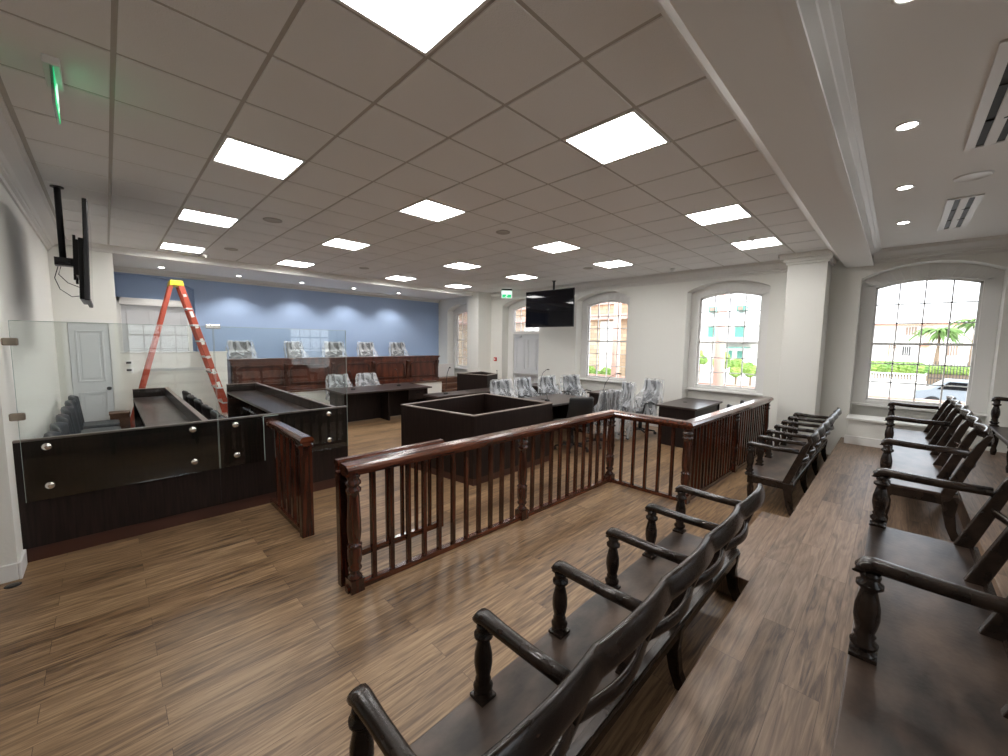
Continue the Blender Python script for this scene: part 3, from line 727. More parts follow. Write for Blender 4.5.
for k in range(nb+1):
    xc = min(max(x0+k*bwid, x0+0.05), x1-0.05)
    pil = MB().box(xc-0.045, xc+0.045, JB-0.03, JB, zb+0.1, 1.10)
    pil.prism([(JB, 1.10), (JB-0.03, 1.06), (JB-0.05, 1.10), (JB-0.055, 1.16), (JB-0.075, 1.20), (JB-0.085, 1.26), (JB-0.06, 1.29), (JB, 1.29)], xc-0.04, xc+0.04, 'x')
    obj('corbel', pil, 'judge_d', r, world=True, bevel=0.006)

# ================================================================ CHAIRS IN PLASTIC
def office_chair(lb, hgt=1.10, drape=0.35, film=True, wid=0.50, arms=True, name='office_chair', flip=0):
    """faces local +y ; back at -y"""
    r = thing(name, lb, 'chair')
    def fb(u, v):
        x = (u-0.5)*wid*(1-0.10*v); y = -0.24-0.10*v+0.10*(2*u-1)**2*0.6-0.03*math.sin(v*PI)
        return (x, y, 0.52+(hgt-0.52)*v)
    obj('backrest', MB().grid(fb, 10, 8), 'dkgrey' if film else 'blackfab', r, solid=0.05, sub=1)
    obj('seat', MB().box(-wid/2, wid/2, -0.22, 0.26, 0.43, 0.52), 'dkgrey' if film else 'blackfab', r, bevel=0.03, seg=3)
    obj('gas_lift', MB().lathe([(0.04, 0.08), (0.04, 0.25), (0.025, 0.26), (0.025, 0.43)], n=12), 'black', r)
    for k in range(5):
        a = 2*PI*k/5+0.3; e = (0.30*math.cos(a), 0.30*math.sin(a), 0.07)
        bl = obj('base_leg', MB().sweep([(0, 0, 0.11), e], [(0.055, 0.045), (0.035, 0.03)], n=8), 'black', r)
        obj('caster', MB().cyl((e[0]-0.015, e[1], 0.03), (e[0]+0.015, e[1], 0.03), 0.03, n=12), 'black', bl)
    if arms:
        for s_ in (-1, 1):
            obj('armrest', MB().sweep([(s_*(wid/2+0.02), -0.16, 0.50), (s_*(wid/2+0.05), -0.12, 0.66), (s_*(wid/2+0.05), 0.0, 0.70), (s_*(wid/2+0.05), 0.16, 0.69), (s_*(wid/2+0.02), 0.17, 0.50)], (0.045, 0.03), n=8), 'black', r)
    if film:
        rnd = random.Random(sum(map(ord, lb)))
        ph = [rnd.uniform(0, 6) for _ in range(6)]
        def fn(u, v):
            a = 2*PI*u
            # v=0 top point, v=1 hem
            zt_ = hgt+0.025; z = zt_-(zt_-drape)*(max(v-0.12, 0)/0.88)**0.9
            rx = (wid/2+0.04)*min(v/0.12, 1)**0.7; ry = 0.07*min(v/0.12, 1)**0.7
            open_ = max(v-0.35, 0)/0.65
            rx2 = rx*(0.82+0.18*min(v/0.3, 1))+0.08*open_; ry2 = ry+0.24*min(open_*1.6, 1)
            f = 1+0.07*math.sin(5*a+ph[0]+2*v)+0.04*math.sin(9*a+ph[1]-3*v)+0.02*math.sin(14*a+ph[2])
            cy = -0.33+0.07*v+0.22*min(open_*1.4, 1)
            c, s_ = math.cos(a), math.sin(a); c = math.copysign(abs(c)**0.75, c); s_ = math.copysign(abs(s_)**0.75, s_)
            return (c*rx2*f, cy+s_*ry2*f, z+0.015*math.sin(5*a+ph[3])*(v > 0.12)+0.02*math.sin(9*a+ph[4])*v)
        obj('plastic_cover', MB().grid(fn, 56, 16, closeu=True), 'film', r)
    return r
# five on the judges' platform
prev = None
jl = ['leftmost', 'second from the left', 'middle', 'second from the right', 'rightmost']
for k, (x, rz) in enumerate([(2.30, PI), (3.68, PI+0.45), (4.62, PI-0.15), (5.70, PI+0.12), (6.78, PI)]):
    lb = 'high-backed dark chair in clear plastic behind the judges bench, %s' % jl[k]
    if prev is None: prev = office_chair(lb, 1.20, 0.45, True, 0.52); prev['group'] = 'wrapped chairs behind the judges bench'; q = prev
    else: q = copy_tree(prev); q['label'] = lb
    q.location = (x, 8.52, 0.6); q.rotation_euler = (0, 0, rz)
# plastic peaks standing beside them are part of the covers

# clerks' table
r = thing('clerks_table', 'wide dark table with drawers standing in front of the judges bench', 'table', (4.6, 5.7, 0))
tz = 0.74
obj('tabletop', MB().box(3.40, 5.62, 5.12, 6.25, tz-0.035, tz), 'desktop', r, world=True, bevel=0.004)
obj('side_panel', MB().box(3.48, 3.52, 5.35, 6.15, 0, tz-0.035), 'laminate', r, world=True); obj('side_panel', MB().box(5.50, 5.54, 5.2, 6.15, 0, tz-0.035), 'laminate', r, world=True)
obj('modesty_panel', MB().box(3.52, 5.5, 5.60, 5.63, 0.02, tz-0.035), 'laminate', r, world=True)
obj('centre_panel', MB().box(4.48, 4.52, 5.25, 6.1, 0, tz-0.035), 'laminate', r, world=True)
dr = obj('drawer', MB().box(5.0, 5.48, 5.2, 5.22, 0.45, 0.69), 'laminate', r, world=True); obj('handle', MB().box(5.2, 5.3, 5.18, 5.2, 0.60, 0.615), 'chrome', dr, world=True)
obj('cable_cover', MB().lathe([(0.035, 0), (0.035, 0.006), (0.02, 0.008)], 5.2, 6.0, tz), 'black', r, world=True)
for k, (x, nmx) in enumerate(((3.98, 'left'), (4.75, 'right'))):
    q = office_chair('low chair wrapped in white plastic behind the clerks table, %s of the pair' % nmx, 0.98, 0.40, True, 0.50)
    q.location = (x, 6.60, 0); q.rotation_euler = (0, 0, PI)

# gooseneck microphones
def mic(x, y, z, lean, lb, h=0.42):
    r = thing('gooseneck_microphone', lb, 'microphone', (x, y, z))
    obj('base', MB().lathe([(0.05, 0), (0.05, 0.02), (0.03, 0.03), (0.012, 0.035)], n=14), 'black', r)
    px = [(0, 0, 0.03), (lean[0]*0.12, lean[1]*0.12, h*0.45), (lean[0]*0.45, lean[1]*0.45, h*0.8), (lean[0], lean[1], h)]
    obj('stem', MB().sweep(px, (0.012, 0.012), n=6), 'black', r)
    e = px[-1]; obj('head', MB().sweep([e, (e[0]+lean[0]*0.25, e[1]+lean[1]*0.25, h+0.01), (e[0]+lean[0]*0.45, e[1]+lean[1]*0.45, h+0.0)], [(0.02, 0.02), (0.036, 0.036), (0.018, 0.018)], n=10), 'black', r)
mic(3.85, 5.72, tz, (-0.10, -0.08), 'thin black gooseneck microphone on the clerks table, left one')
mic(5.05, 5.75, tz, (-0.10, -0.06), 'thin black gooseneck microphone on the clerks table, right one')

# ================================================================ BOXES AND TABLES IN THE WELL
def quad_box(name, lb, cat, P4, h, kick=True, t=0.04):
    cx = sum(p[0] for p in P4)/4; cy = sum(p[1] for p in P4)/4
    r = thing(name, lb, cat, (cx, cy, 0))
    n = len(P4)
    ctr = Vector((cx, cy))
    def inset(d):
        out = []
        for i in range(n):
            p = Vector(P4[i]); a = (Vector(P4[i-1])-p).normalized(); b = (Vector(P4[(i+1) % n])-p).normalized()
            s_ = max(abs(a.x*b.y-a.y*b.x), 0.3); out.append(p+(a+b)*(d/s_))
        return out
    I = inset(t); O = [Vector(p) for p in P4]; I2 = inset(t+0.012); O2 = inset(-0.004); K = inset(0.02)
    nms = ['front_panel', 'right_panel', 'back_panel', 'left_panel']
    for i in range(n):
        j = (i+1) % n
        q = [O[i], O[j], I[j], I[i]]
        obj(nms[i], MB().hexa([(*p, 0.10) for p in q], [(*p, h-0.012) for p in q]), 'laminate', r, world=True)
    cp = MB()
    for i in range(n):
        j = (i+1) % n; q = [O2[i], O2[j], I2[j], I2[i]]
        cp.hexa([(*p, h-0.012) for p in q], [(*p, h) for p in q])
    obj('cap', cp, 'edge', r, world=True)
    kb = MB()
    for i in range(n):
        j = (i+1) % n; q = [K[i], K[j], I2[j], I2[i]]
        kb.hexa([(*p, 0.0) for p in q], [(*p, 0.10) for p in q])
    obj('kickboard', kb, 'kick', r, world=True)
    return r
quad_box('witness_box', 'open dark laminate witness box just behind the wooden railing', 'witness box', [(3.15, 0.65), (4.80, 0.67), (4.78, 2.25), (2.93, 2.05)], 0.935)
r = quad_box('witness_box', 'small dark laminate box far back near the arched doorway', 'witness box', [(6.36, 5.05), (6.56, 4.10), (7.12, 4.30), (7.32, 5.15)], 1.05)
def desk(lb, x0, x1, y0, y1, h=0.75, front='y0', nm='desk', cat='desk', m='desktop', loc=None):
    r = thing(nm, lb, cat, ((x0+x1)/2, (y0+y1)/2, 0))
    obj('desktop', MB().box(x0, x1, y0, y1, h-0.035, h), m, r, world=True, bevel=0.004)
    obj('side_panel', MB().box(x0+0.04, x0+0.08, y0+0.04, y1-0.04, 0, h-0.035), 'laminate', r, world=True)
    obj('side_panel', MB().box(x1-0.08, x1-0.04, y0+0.04, y1-0.04, 0, h-0.035), 'laminate', r, world=True)
    yy = y0+0.06 if front == 'y0' else y1-0.10
    obj('modesty_panel', MB().box(x0+0.08, x1-0.08, yy, yy+0.03, 0.04, h-0.035), 'laminate', r, world=True)
    obj('cable_grommet', MB().lathe([(0.04, 0), (0.04, 0.005), (0.015, 0.006)], (x0+x1)/2, (y0+y1)/2+0.1, h), 'black', r, world=True)
    return r
desk('dark counsel table beside the witness box, with chairs around it', 5.0, 6.95, 1.25, 2.20, 0.75, 'y1')
desk('dark counsel table farther back, reached behind the witness box', 4.60, 6.75, 3.45, 3.98, 0.75, 'y0')
desk('dark table under the middle window near the railing end', 7.15, 8.60, -0.70, 0.03, 0.75, 'y0')
desk('small dark side table by the right wall beneath the television', 7.70, 8.58, 3.42, 3.98, 0.75, 'y0')
desk('small dark side table below the brick-view window beside the television', 7.75, 8.60, 1.40, 1.95, 0.75, 'y0')
mic(5.0, 3.72, 0.75, (0.05, -0.05), 'black gooseneck microphone left of the wrapped chairs, tallest one', 0.56)
mic(6.62, 3.80, 0.75, (0.0, 0.01), 'straight black gooseneck microphone in front of the small far box', 0.42)
mic(8.15, 3.70, 0.75, (0.12, -0.12), 'black gooseneck microphone standing behind the rearmost wrapped chairs', 0.40)
mic(8.10, 1.72, 0.75, (0.20, -0.20), 'black gooseneck microphone leaning in front of the window sill', 0.42)
mic(5.9, 1.65, 0.75, (0.02, 0.04), 'short black microphone on the counsel table behind the black chair', 0.14)
pc = office_chair('plastic-wrapped grey chair at the left end of the rear row by the doorway', 1.04, 0.3, True, 0.50); pc.location = (5.90, 2.66, 0); pc.rotation_euler = (0, 0, PI-0.12)
gname = 'plastic-wrapped chairs around the counsel tables'
pc['group'] = gname
for (x, y, rz, lb) in ((6.72, 2.70, PI+0.1, 'plastic-wrapped grey chair second from the left in the rear row'),
                       (7.46, 2.64, PI-0.1, 'plastic-wrapped dark chair third from the left, beneath the television'),
                       (8.16, 2.50, PI-0.3, 'plastic-wrapped dark chair at the right end of the rear row by the wall'),
                       (6.20, 0.70, -0.2, 'low plastic-wrapped chair in front of the window, left of the tall one')):
    q = dup(pc, (x, y, 0), rz, lb, gname)
q = office_chair('tall wrapped chair whose plastic hangs to the floor behind the railing corner', 1.10, 0.06, True, 0.46); q.location = (6.93, 0.80, 0); q.rotation_euler = (0, 0, 0.9); q['group'] = gname
q = office_chair('wrapped chair at the right end against the wall, nearest the dark table', 1.12, 0.35, True, 0.46); q.location = (7.72, 0.60, 0); q.rotation_euler = (0, 0, 1.2); q['group'] = gname
q = office_chair('plain black unwrapped chair seen from behind at the counsel table', 0.98, 0.3, False, 0.50, False); q.location = (5.60, 0.84, 0); q.rotation_euler = (0, 0, -0.45)
b1 = office_chair('black chair at the table under the window, left of two', 0.92, 0.3, False, 0.46, False); b1.location = (6.78, -1.00, 0); b1.rotation_euler = (0, 0, 0.3)
dup(b1, (7.48, -1.02, 0), 0.3, 'black chair at the table under the window, right of two')
# fire call point
r = thing('fire_call_point', 'small red fire alarm call point on the wall beside the arched doorway', 'alarm', (XR, 6.0, 1.33))
obj('housing', MB().box(-0.04, 0, -0.05, 0.05, -0.06, 0.06), 'red', r, bevel=0.004); obj('glass_window', MB().box(-0.043, -0.04, -0.025, 0.025, -0.025, 0.025), 'label', r)
r = thing('floor_socket', 'small black oval socket on the floor by the left wall', 'socket', (-0.71, 1.47, 0))
obj('lid', MB().lathe([(0.035, 0), (0.035, 0.004), (0.02, 0.006)], n=16), 'black', r); obj('collar', MB().lathe([(0.045, 0.0), (0.045, 0.002), (0.036, 0.003)], n=16), 'copper', r)

# ================================================================ MAHOGANY RAILING
RT = 0.98
def cap_poly(w, z0, z1):
    h = w/2
    return [(-h*0.62, z0), (-h*0.62, z0+0.02), (-h, z0+0.032), (-h, z1-0.03), (-h*0.86, z1-0.012), (-h*0.55, z1), (h*0.55, z1), (h*0.86, z1-0.012), (h, z1-0.03), (h, z0+0.032), (h*0.62, z0+0.02), (h*0.62, z0)]
def rail_path(mb, pts, poly):
    """mitred sweep of (offset,z) profile along 2D points"""
    V = [Vector(p) for p in pts]; rings = []
    for i, p in enumerate(V):
        d0 = (V[i]-V[i-1]).normalized() if i > 0 else (V[1]-V[0]).normalized()
        d1 = (V[i+1]-V[i]).normalized() if i < len(V)-1 else d0
        n0 = Vector((-d0.y, d0.x)); n1 = Vector((-d1.y, d1.x)); nn = (n0+n1).normalized(); sc = 1/max(nn.dot(n0), 0.3)
        rings.append([mb.bm.verts.new((p.x+nn.x*o*sc, p.y+nn.y*o*sc, z)) for o, z in poly])
    k = len(poly)
    for a, b in zip(rings, rings[1:]):
        for t in range(k): mb.bm.faces.new((a[t], a[(t+1) % k], b[(t+1) % k], b[t]))
    mb.bm.faces.new(rings[0][::-1]); mb.bm.faces.new(rings[-1])
    return mb
def turned_post(mb, x, y, h):
    s_ = 0.052
    mb.box(x-s_, x+s_, y-s_, y+s_, 0, 0.10)
    mb.lathe([(0.050, 0.10), (0.054, 0.115), (0.036, 0.135), (0.034, 0.15), (0.050, 0.17), (0.052, 0.185), (0.040, 0.20), (0.052, 0.235), (0.053, 0.33), (0.046, 0.345), (0.055, 0.352), (0.055, 0.362), (0.040, 0.372),
              (0.046, 0.40), (0.052, 0.46), (0.050, 0.56), (0.043, h-0.25), (0.041, h-0.22), (0.056, h-0.21), (0.056, h-0.19), (0.043, h-0.18), (0.043, h-0.165), (0.056, h-0.155), (0.056, h-0.135), (0.044, h-0.125), (0.044, h-0.11), (0.052, h-0.10), (0.050, h-0.07)], x, y, 0, n=18)
    mb.box(x-0.045, x+0.045, y-0.045, y+0.045, h-0.08, h-0.055)
r = thing('wooden_railing', 'long glossy mahogany railing with turned posts and square balusters across the room', 'railing', (2.9, -0.45, 0))
path = [(1.05, -0.345), (4.66, -0.45), (4.66, -1.45), (8.12, -1.56)]
mb = rail_path(MB(), path, cap_poly(0.17, RT-0.085, RT)); obj('handrail', mb, 'mahog_h', r, world=True)
mb = rail_path(MB(), path, [(-0.028, 0.0), (0.028, 0.0), (0.028, 0.045), (-0.028, 0.045)]); obj('bottom_rail', mb, 'mahog_h', r, world=True)
# posts
posts = [(1.115, -0.355), (2.93, -0.40), (4.66, -0.45), (4.66, -1.45), (6.40, -1.505), (8.05, -1.558)]
for (x, y) in posts:
    m_ = MB(); turned_post(m_, x, y, RT); obj('turned_post', m_, 'mahog', r, world=True)
def balus(mb_parent, a, b, n, z0=0.045, z1=RT-0.08, inc=False, s=0.017):
    a = Vector(a); b = Vector(b)
    for k in range(1, n+1):
        p = a+(b-a)*k/(n+1)
        obj('baluster', MB().box(p.x-s, p.x+s, p.y-s, p.y+s, z0, z1), 'mahog', mb_parent, world=True)
balus(r, posts[0], posts[1], 11); balus(r, posts[1], posts[2], 10); balus(r, posts[2], posts[3], 5); balus(r, posts[3], posts[4], 15); balus(r, posts[4], posts[5], 14)
# hinge post + gate leaf folded back along the railing
g = thing('railing_gate', 'open mahogany swing gate folded back behind the near railing end', 'gate', (1.02, -0.30, 0))
obj('hinge_stile', MB().box(1.05, 1.11, -0.255, -0.195, 0.0, RT-0.085), 'mahog', g, world=True)
A, B_ = Vector((1.06, -0.19)), Vector((2.02, -0.215))
mb = rail_path(MB(), [tuple(A), tuple(B_)], cap_poly(0.085, RT-0.07, RT)); obj('top_rail', mb, 'mahog_h', g, world=True)
mb = rail_path(MB(), [tuple(A), tuple(B_)], [(-0.02, 0.16), (0.02, 0.16), (0.02, 0.21), (-0.02, 0.21)]); obj('bottom_rail', mb, 'mahog_h', g, world=True)
d_ = (B_-A).normalized()
obj('end_stile', MB().box(B_.x-0.05, B_.x-0.005, B_.y-0.03, B_.y+0.02, 0.16, RT-0.06), 'mahog', g, world=True)
balus(g, A, B_, 6, 0.21, RT-0.065, s=0.013)
# short fixed railing from the jury box
r = thing('wooden_railing', 'short mahogany railing stub jutting out from the jury box front', 'railing', (1.15, 1.2, 0))
x = 1.15
mb = rail_path(MB(), [(x, 0.69), (x, JY-0.002)], cap_poly(0.12, RT-0.085, RT)); obj('handrail', mb, 'mahog_h', r, world=True)
mb = rail_path(MB(), [(x, 0.74), (x, JY-0.002)], [(-0.035, 0.0), (0.035, 0.0), (0.035, 0.05), (-0.035, 0.05)]); obj('bottom_rail', mb, 'mahog_h', r, world=True)
obj('square_post', MB().box(x-0.055, x+0.055, 0.73, 0.80, 0, RT-0.12).box(x-0.062, x+0.062, 0.722, 0.81, RT-0.12, RT-0.105).box(x-0.07, x+0.07, 0.715, 0.815, RT-0.105, RT-0.083), 'mahog', r, world=True, bevel=0.003)
balus(r, (x, 0.78), (x, 1.80), 5, 0.05, RT-0.08, s=0.022)

# ================================================================ PEW BENCHES
def arm_post_prof(h0, h1):
    H_ = h1-h0
    f = [(0.036, 0.0), (0.036, 0.05), (0.024, 0.08), (0.036, 0.12), (0.038, 0.16), (0.024, 0.21), (0.030, 0.25), (0.024, 0.28), (0.029, 0.34), (0.035, 0.46), (0.034, 0.58), (0.024, 0.74), (0.021, 0.78), (0.036, 0.82), (0.036, 0.86), (0.024, 0.89), (0.028, 0.94), (0.024, 1.0)]
    return [(r_, h0+H_*t) for r_, t in f]
LEGP = [(0.020, 0.0), (0.026, 0.03), (0.030, 0.06), (0.022, 0.09), (0.027, 0.12), (0.034, 0.18), (0.034, 0.23), (0.024, 0.26), (0.034, 0.275), (0.034, 0.29), (0.030, 0.30)]
def pew(lb, x0, yf, z, nseat, pitch, arms, seat_z=0.375, arm_z=0.73, back_z=0.90, dep=0.47, style=0):
    """front edge at y=yf facing +y, runs along x from x0"""
    L = nseat*pitch
    r = thing('pew_bench', lb, 'bench', (x0+L/2, yf-dep/2, z), 0, 'dark wooden pew benches facing the court')
    o = Vector((-L/2, dep/2, 0))
    def O(nm, mb, m='bench', bevel=0.0):
        bmesh.ops.translate(mb.bm, verts=mb.bm.verts, vec=o); return obj(nm, mb, m, r, bevel=bevel)
    O('seat', MB().box(-0.02, L+0.02, -dep, 0.0, seat_z-0.022, seat_z), 'seat', 0.006)
    O('seat_rail', MB().box(0.03, L-0.03, -0.075, -0.045, seat_z-0.10, seat_z-0.022))
    O('seat_rail', MB().box(0.03, L-0.03, -dep+0.03, -dep+0.06, seat_z-0.10, seat_z-0.022))
    for xe in (0.0, L): O('side_rail', MB().box(xe-0.018, xe+0.018, -dep+0.03, -0.06, seat_z-0.095, seat_z-0.022))
    yb0 = -dep+0.035; yb1 = -dep-0.13          # back foot and top of the raked back
    def yb(zz): return yb0+(yb1-yb0)*(zz-seat_z)/(back_z-seat_z)
    xs = [0.0, L/3, 2*L/3, L] if nseat % 3 == 0 else [0.0, L/2, L]
    for xx in xs:
        O('leg', MB().lathe(LEGP, xx, -0.06, 0, n=14).box(xx-0.032, xx+0.032, -0.092, -0.028, seat_z-0.10, seat_z-0.022))
        # curved board leg at the back
        O('leg', MB().prism([(-dep+0.10, seat_z-0.02), (-dep-0.005, seat_z-0.02), (-dep+0.01, seat_z-0.15), (-dep-0.005, 0.09), (-dep-0.045, 0.0), (-dep+0.015, 0.0), (-dep+0.055, 0.10), (-dep+0.08, seat_z-0.16)], xx-0.03, xx+0.03, 'x'), 'bench', 0.006)
    # back posts between the seats
    for k in range(nseat+1):
        xx = k*pitch
        O('back_post', MB().prism([(yb(seat_z)+0.0, seat_z-0.03), (yb(seat_z)+0.075, seat_z-0.03), (yb(back_z-0.1)+0.045, back_z-0.10), (yb(back_z)+0.03, back_z-0.02-0.03*(style==0)), (yb(back_z)-0.002, back_z-0.02-0.03*(style==0)), (yb(back_z-0.12)-0.01, back_z-0.12)], xx-0.021, xx+0.021, 'x'), 'bench', 0.006)
        if style == 1 and k < nseat:   # second slanted slat between the seats
            pass
    # crest rail, dished backward in each seat, rising mid-seat
    n = 12
    def crest(k, zc, dish, rise):
        pts = []
        for t in range(n+1):
            u = t/n; s_ = math.sin(PI*u)
            pts.append((k*pitch+u*pitch, yb(zc)+0.012-dish*s_**1.0, zc+rise*s_**1.3))
        return pts
    tp = []
    for k in range(nseat):
        c = crest(k, back_z-0.035, 0.030, 0.020); tp += c if k == 0 else c[1:]
    if style == 0:
        O('top_rail', MB().sweep(tp, (0.036, 0.10), up=(0, 0.30, 1), n=16, power=0.6))
    else:
        for k in range(nseat):
            O('top_rail', MB().sweep([(k*pitch+0.01+(pitch-0.02)*t/n, p[1], p[2]) for t, p in enumerate(crest(k, back_z-0.05, 0.038, 0.012))], (0.034, 0.12), up=(0, 0.30, 1), n=12, power=0.62))
    for k in range(nseat):
        c = crest(k, seat_z+0.24, 0.048, 0.0)
        O('middle_rail', MB().sweep(c, (0.022, 0.052), up=(0, 0.30, 1), n=8, power=0.6))
    O('lower_back_rail', MB().box(-0.01, L+0.01, yb(seat_z)-0.03, yb(seat_z)+0.005, seat_z-0.07, seat_z+0.01))
    for a_ in arms:
        xx = a_*pitch
        O('arm_post', MB().lathe([(q[0]*1.12, q[1]) for q in arm_post_prof(seat_z, arm_z-0.02)], xx, -0.040, 0, n=18).box(xx-0.040, xx+0.040, -0.080, -0.0, seat_z, seat_z+0.014))
        zz = arm_z
        pth = [(xx, -0.014, zz-0.036), (xx, -0.014, zz-0.014), (xx, -0.026, zz), (xx, -0.05, zz+0.004), (xx, -0.15, zz-0.002), (xx, -0.30, zz-0.006), (xx, yb(zz)+0.055, zz-0.002)]
        O('armrest', MB().sweep(pth, [(0.056, 0.032), (0.068, 0.046), (0.072, 0.052), (0.068, 0.052), (0.060, 0.050), (0.058, 0.048), (0.062, 0.050)], n=12, power=0.75))
    return r
P_ = 0.5225
pew('dark pew bench in the foreground with an armrest at every seat', -0.13, -1.942, 0, 6, 0.535, list(range(7)))
pew('dark pew bench beyond the foreground one, against the white column', 5.16, -1.952, 0, 6, 0.487, list(range(7)))
pew('dark pew bench on the lower tier at the bottom right corner', 0.31, -3.078, T1, 6, 0.515, [0, 3, 6], style=1)
pew('dark pew bench on the lower tier standing before the right window', 4.60, -3.088, T1, 6, 0.538, [0, 3, 6], style=1)
pew('dark pew bench on the middle tier cut off by the right edge', 4.75, -4.04, T2, 6, 0.53, [0, 3, 6], style=1)

# ================================================================ OUTSIDE
M['grass'] = mat('lawn', (0.10, 0.17, 0.04), 0.9, noise=((2, 2, 2), (0.2, 0.28, 0.08)))
M['road'] = mat('pale_ground', (0.42, 0.41, 0.39), 0.9)
M['house'] = mat('white_render', (0.85, 0.83, 0.78), 0.8)
M['roof'] = mat('terracotta_roof', (0.55, 0.26, 0.17), 0.8)
M['green'] = mat('green_shutter', (0.10, 0.30, 0.24), 0.6)
M['shut'] = mat('brown_louvre', (0.30, 0.22, 0.17), 0.7)
M['pink'] = mat('pink_column', (0.62, 0.40, 0.33), 0.7)
M['leaf'] = mat('leaves', (0.09, 0.20, 0.035), 0.7, noise=((1.5, 1.5, 1.5), (0.28, 0.40, 0.08)))
M['palm'] = mat('palm_leaves', (0.12, 0.22, 0.05), 0.6)
M['trunk'] = mat('trunk', (0.25, 0.18, 0.12), 0.9)
M['iron'] = mat('dark_iron', (0.05, 0.05, 0.05), 0.6)
M['car'] = mat('grey_car', (0.25, 0.28, 0.31), 0.3, metal=0.3)
def stone_mat():
    m = bpy.data.materials.new('warm_stone'); m.use_nodes = True; nt = m.node_tree; b = nt.nodes['Principled BSDF']
    N = nt.nodes.new; L = nt.links.new
    tc = N('ShaderNodeTexCoord'); mp = N('ShaderNodeMapping'); mp.inputs['Rotation'].default_value = (PI/2, 0, PI/2)
    br = N('ShaderNodeTexBrick'); br.inputs['Scale'].default_value = 1; br.inputs['Brick Width'].default_value = 0.34; br.inputs['Row Height'].default_value = 0.15; br.inputs['Mortar Size'].default_value = 0.012
    br.inputs['Color1'].default_value = (0.50, 0.36, 0.24, 1); br.inputs['Color2'].default_value = (0.72, 0.58, 0.40, 1); br.inputs['Mortar'].default_value = (0.40, 0.30, 0.22, 1)
    sp = N('ShaderNodeSeparateXYZ'); cb = N('ShaderNodeCombineXYZ'); L(tc.outputs['Object'], sp.inputs[0]); L(sp.outputs[1], cb.inputs[0]); L(sp.outputs[2], cb.inputs[1])
    L(cb.outputs[0], br.inputs['Vector']); L(br.outputs['Color'], b.inputs['Base Color']); b.inputs['Roughness'].default_value = 0.9
    return m
M['stone'] = stone_mat()
G = -0.9
tag(obj('ground', MB().box(-40, 140, -90, 90, G-0.2, G), 'road'), 'pale outdoor ground beyond the windows', 'ground', kind='structure')
tag(obj('porch', MB().box(9.12, 11.6, -20, 20, G, -0.02), 'road'), 'pale porch floor outside the windows', 'porch', kind='structure')
# porch columns and railing
for y, lb in ((0.11, 'pink porch column outside the middle window'), (3.05, 'pink porch column outside the window beside the television')):
    r = thing('porch_column', lb, 'column', (11.0, y, 0))
    obj('shaft', MB().lathe([(0.13, 0.15), (0.125, 1.5), (0.105, 3.2)], n=24), 'pink', r)
    obj('capital', MB().lathe([(0.105, 3.2), (0.15, 3.25), (0.13, 3.32), (0.2, 3.45)], n=24), 'pink', r)
    obj('pedestal', MB().box(-0.18, 0.18, -0.18, 0.18, 0, 0.15), 'pink', r)
r = thing('porch_railing', 'low reddish porch railing seen through the windows', 'railing', (11.2, -1, 0))
obj('top_rail', MB().box(-0.04, 0.04, -9, 9, 0.80, 0.87), 'pink', r)
obj('bottom_rail', MB().box(-0.03, 0.03, -9, 9, 0.12, 0.17), 'pink', r)
sp_ = MB()
for k in range(100): sp_.box(-0.015, 0.015, -9+k*0.18, -8.97+k*0.18, 0.17, 0.80)
o = obj('spindles', sp_, 'pink', r); o['kind'] = 'stuff'
# scaled placement: data measured at x=30 / x=20, pushed back along the same bearings to real distance
def S(k, y, z): return (-3.128+(y+3.128)*k, 1.88+(z-1.88)*k)
# white two-storey house behind the right window
X = 62.0; k = (X+0.112)/30.112
def hb(mb, ya, yb_, za, zb_, xa=0, xb=0.2):
    a = S(k, ya, za); b = S(k, yb_, zb_); mb.box(X+xa, X+xb, a[0], b[0], a[1], b[1])
r = thing('house', 'white two-storey house with terracotta roof edge seen through the right window', 'building', (X, S(k, -4.5, 0)[0], G))
m_ = MB(); hb(m_, 0.5, -9.0, -0.3, 3.05, 0, 8); obj('wall', m_, 'house', r, world=True)
m_ = MB(); hb(m_, 0.6, -9.1, 3.05, 3.14, -0.6, 8.5); obj('roof', m_, 'roof', r, world=True)
for (ya, yb_, za, zb_, mm_) in ((-3.35, -3.75, 2.55, 2.95, 'shut'), (-2.75, -3.05, 1.8, 2.05, 'shut'), (-2.75, -3.0, 1.35, 1.8, 'roof'), (-3.3, -3.6, 1.45, 1.95, 'iron'), (-4.95, -5.2, 2.5, 2.9, 'shut'), (-4.9, -5.25, 1.5, 2.0, 'shut'), (-5.7, -6.1, 1.5, 2.0, 'shut')):
    m_ = MB(); hb(m_, ya, yb_, za, zb_, -0.1, 0.05); w_ = obj('window', m_, mm_, r, world=True)
    m_ = MB()
    for t in range(1, 4): hb(m_, ya+(yb_-ya)*t/4-0.01, ya+(yb_-ya)*t/4+0.01, za, zb_, -0.16, -0.08)
    obj('shutter_bar', m_, 'house', r, world=True)
m_ = MB(); hb(m_, -3.95, -4.25, 1.9, 2.05, -0.9, 0.0); obj('porch_canopy', m_, 'roof', r, world=True)
m_ = MB(); hb(m_, -4.05, -4.2, 1.9, 3.2, -0.5, 0.0); obj('gable', m_, 'pink', r, world=True)
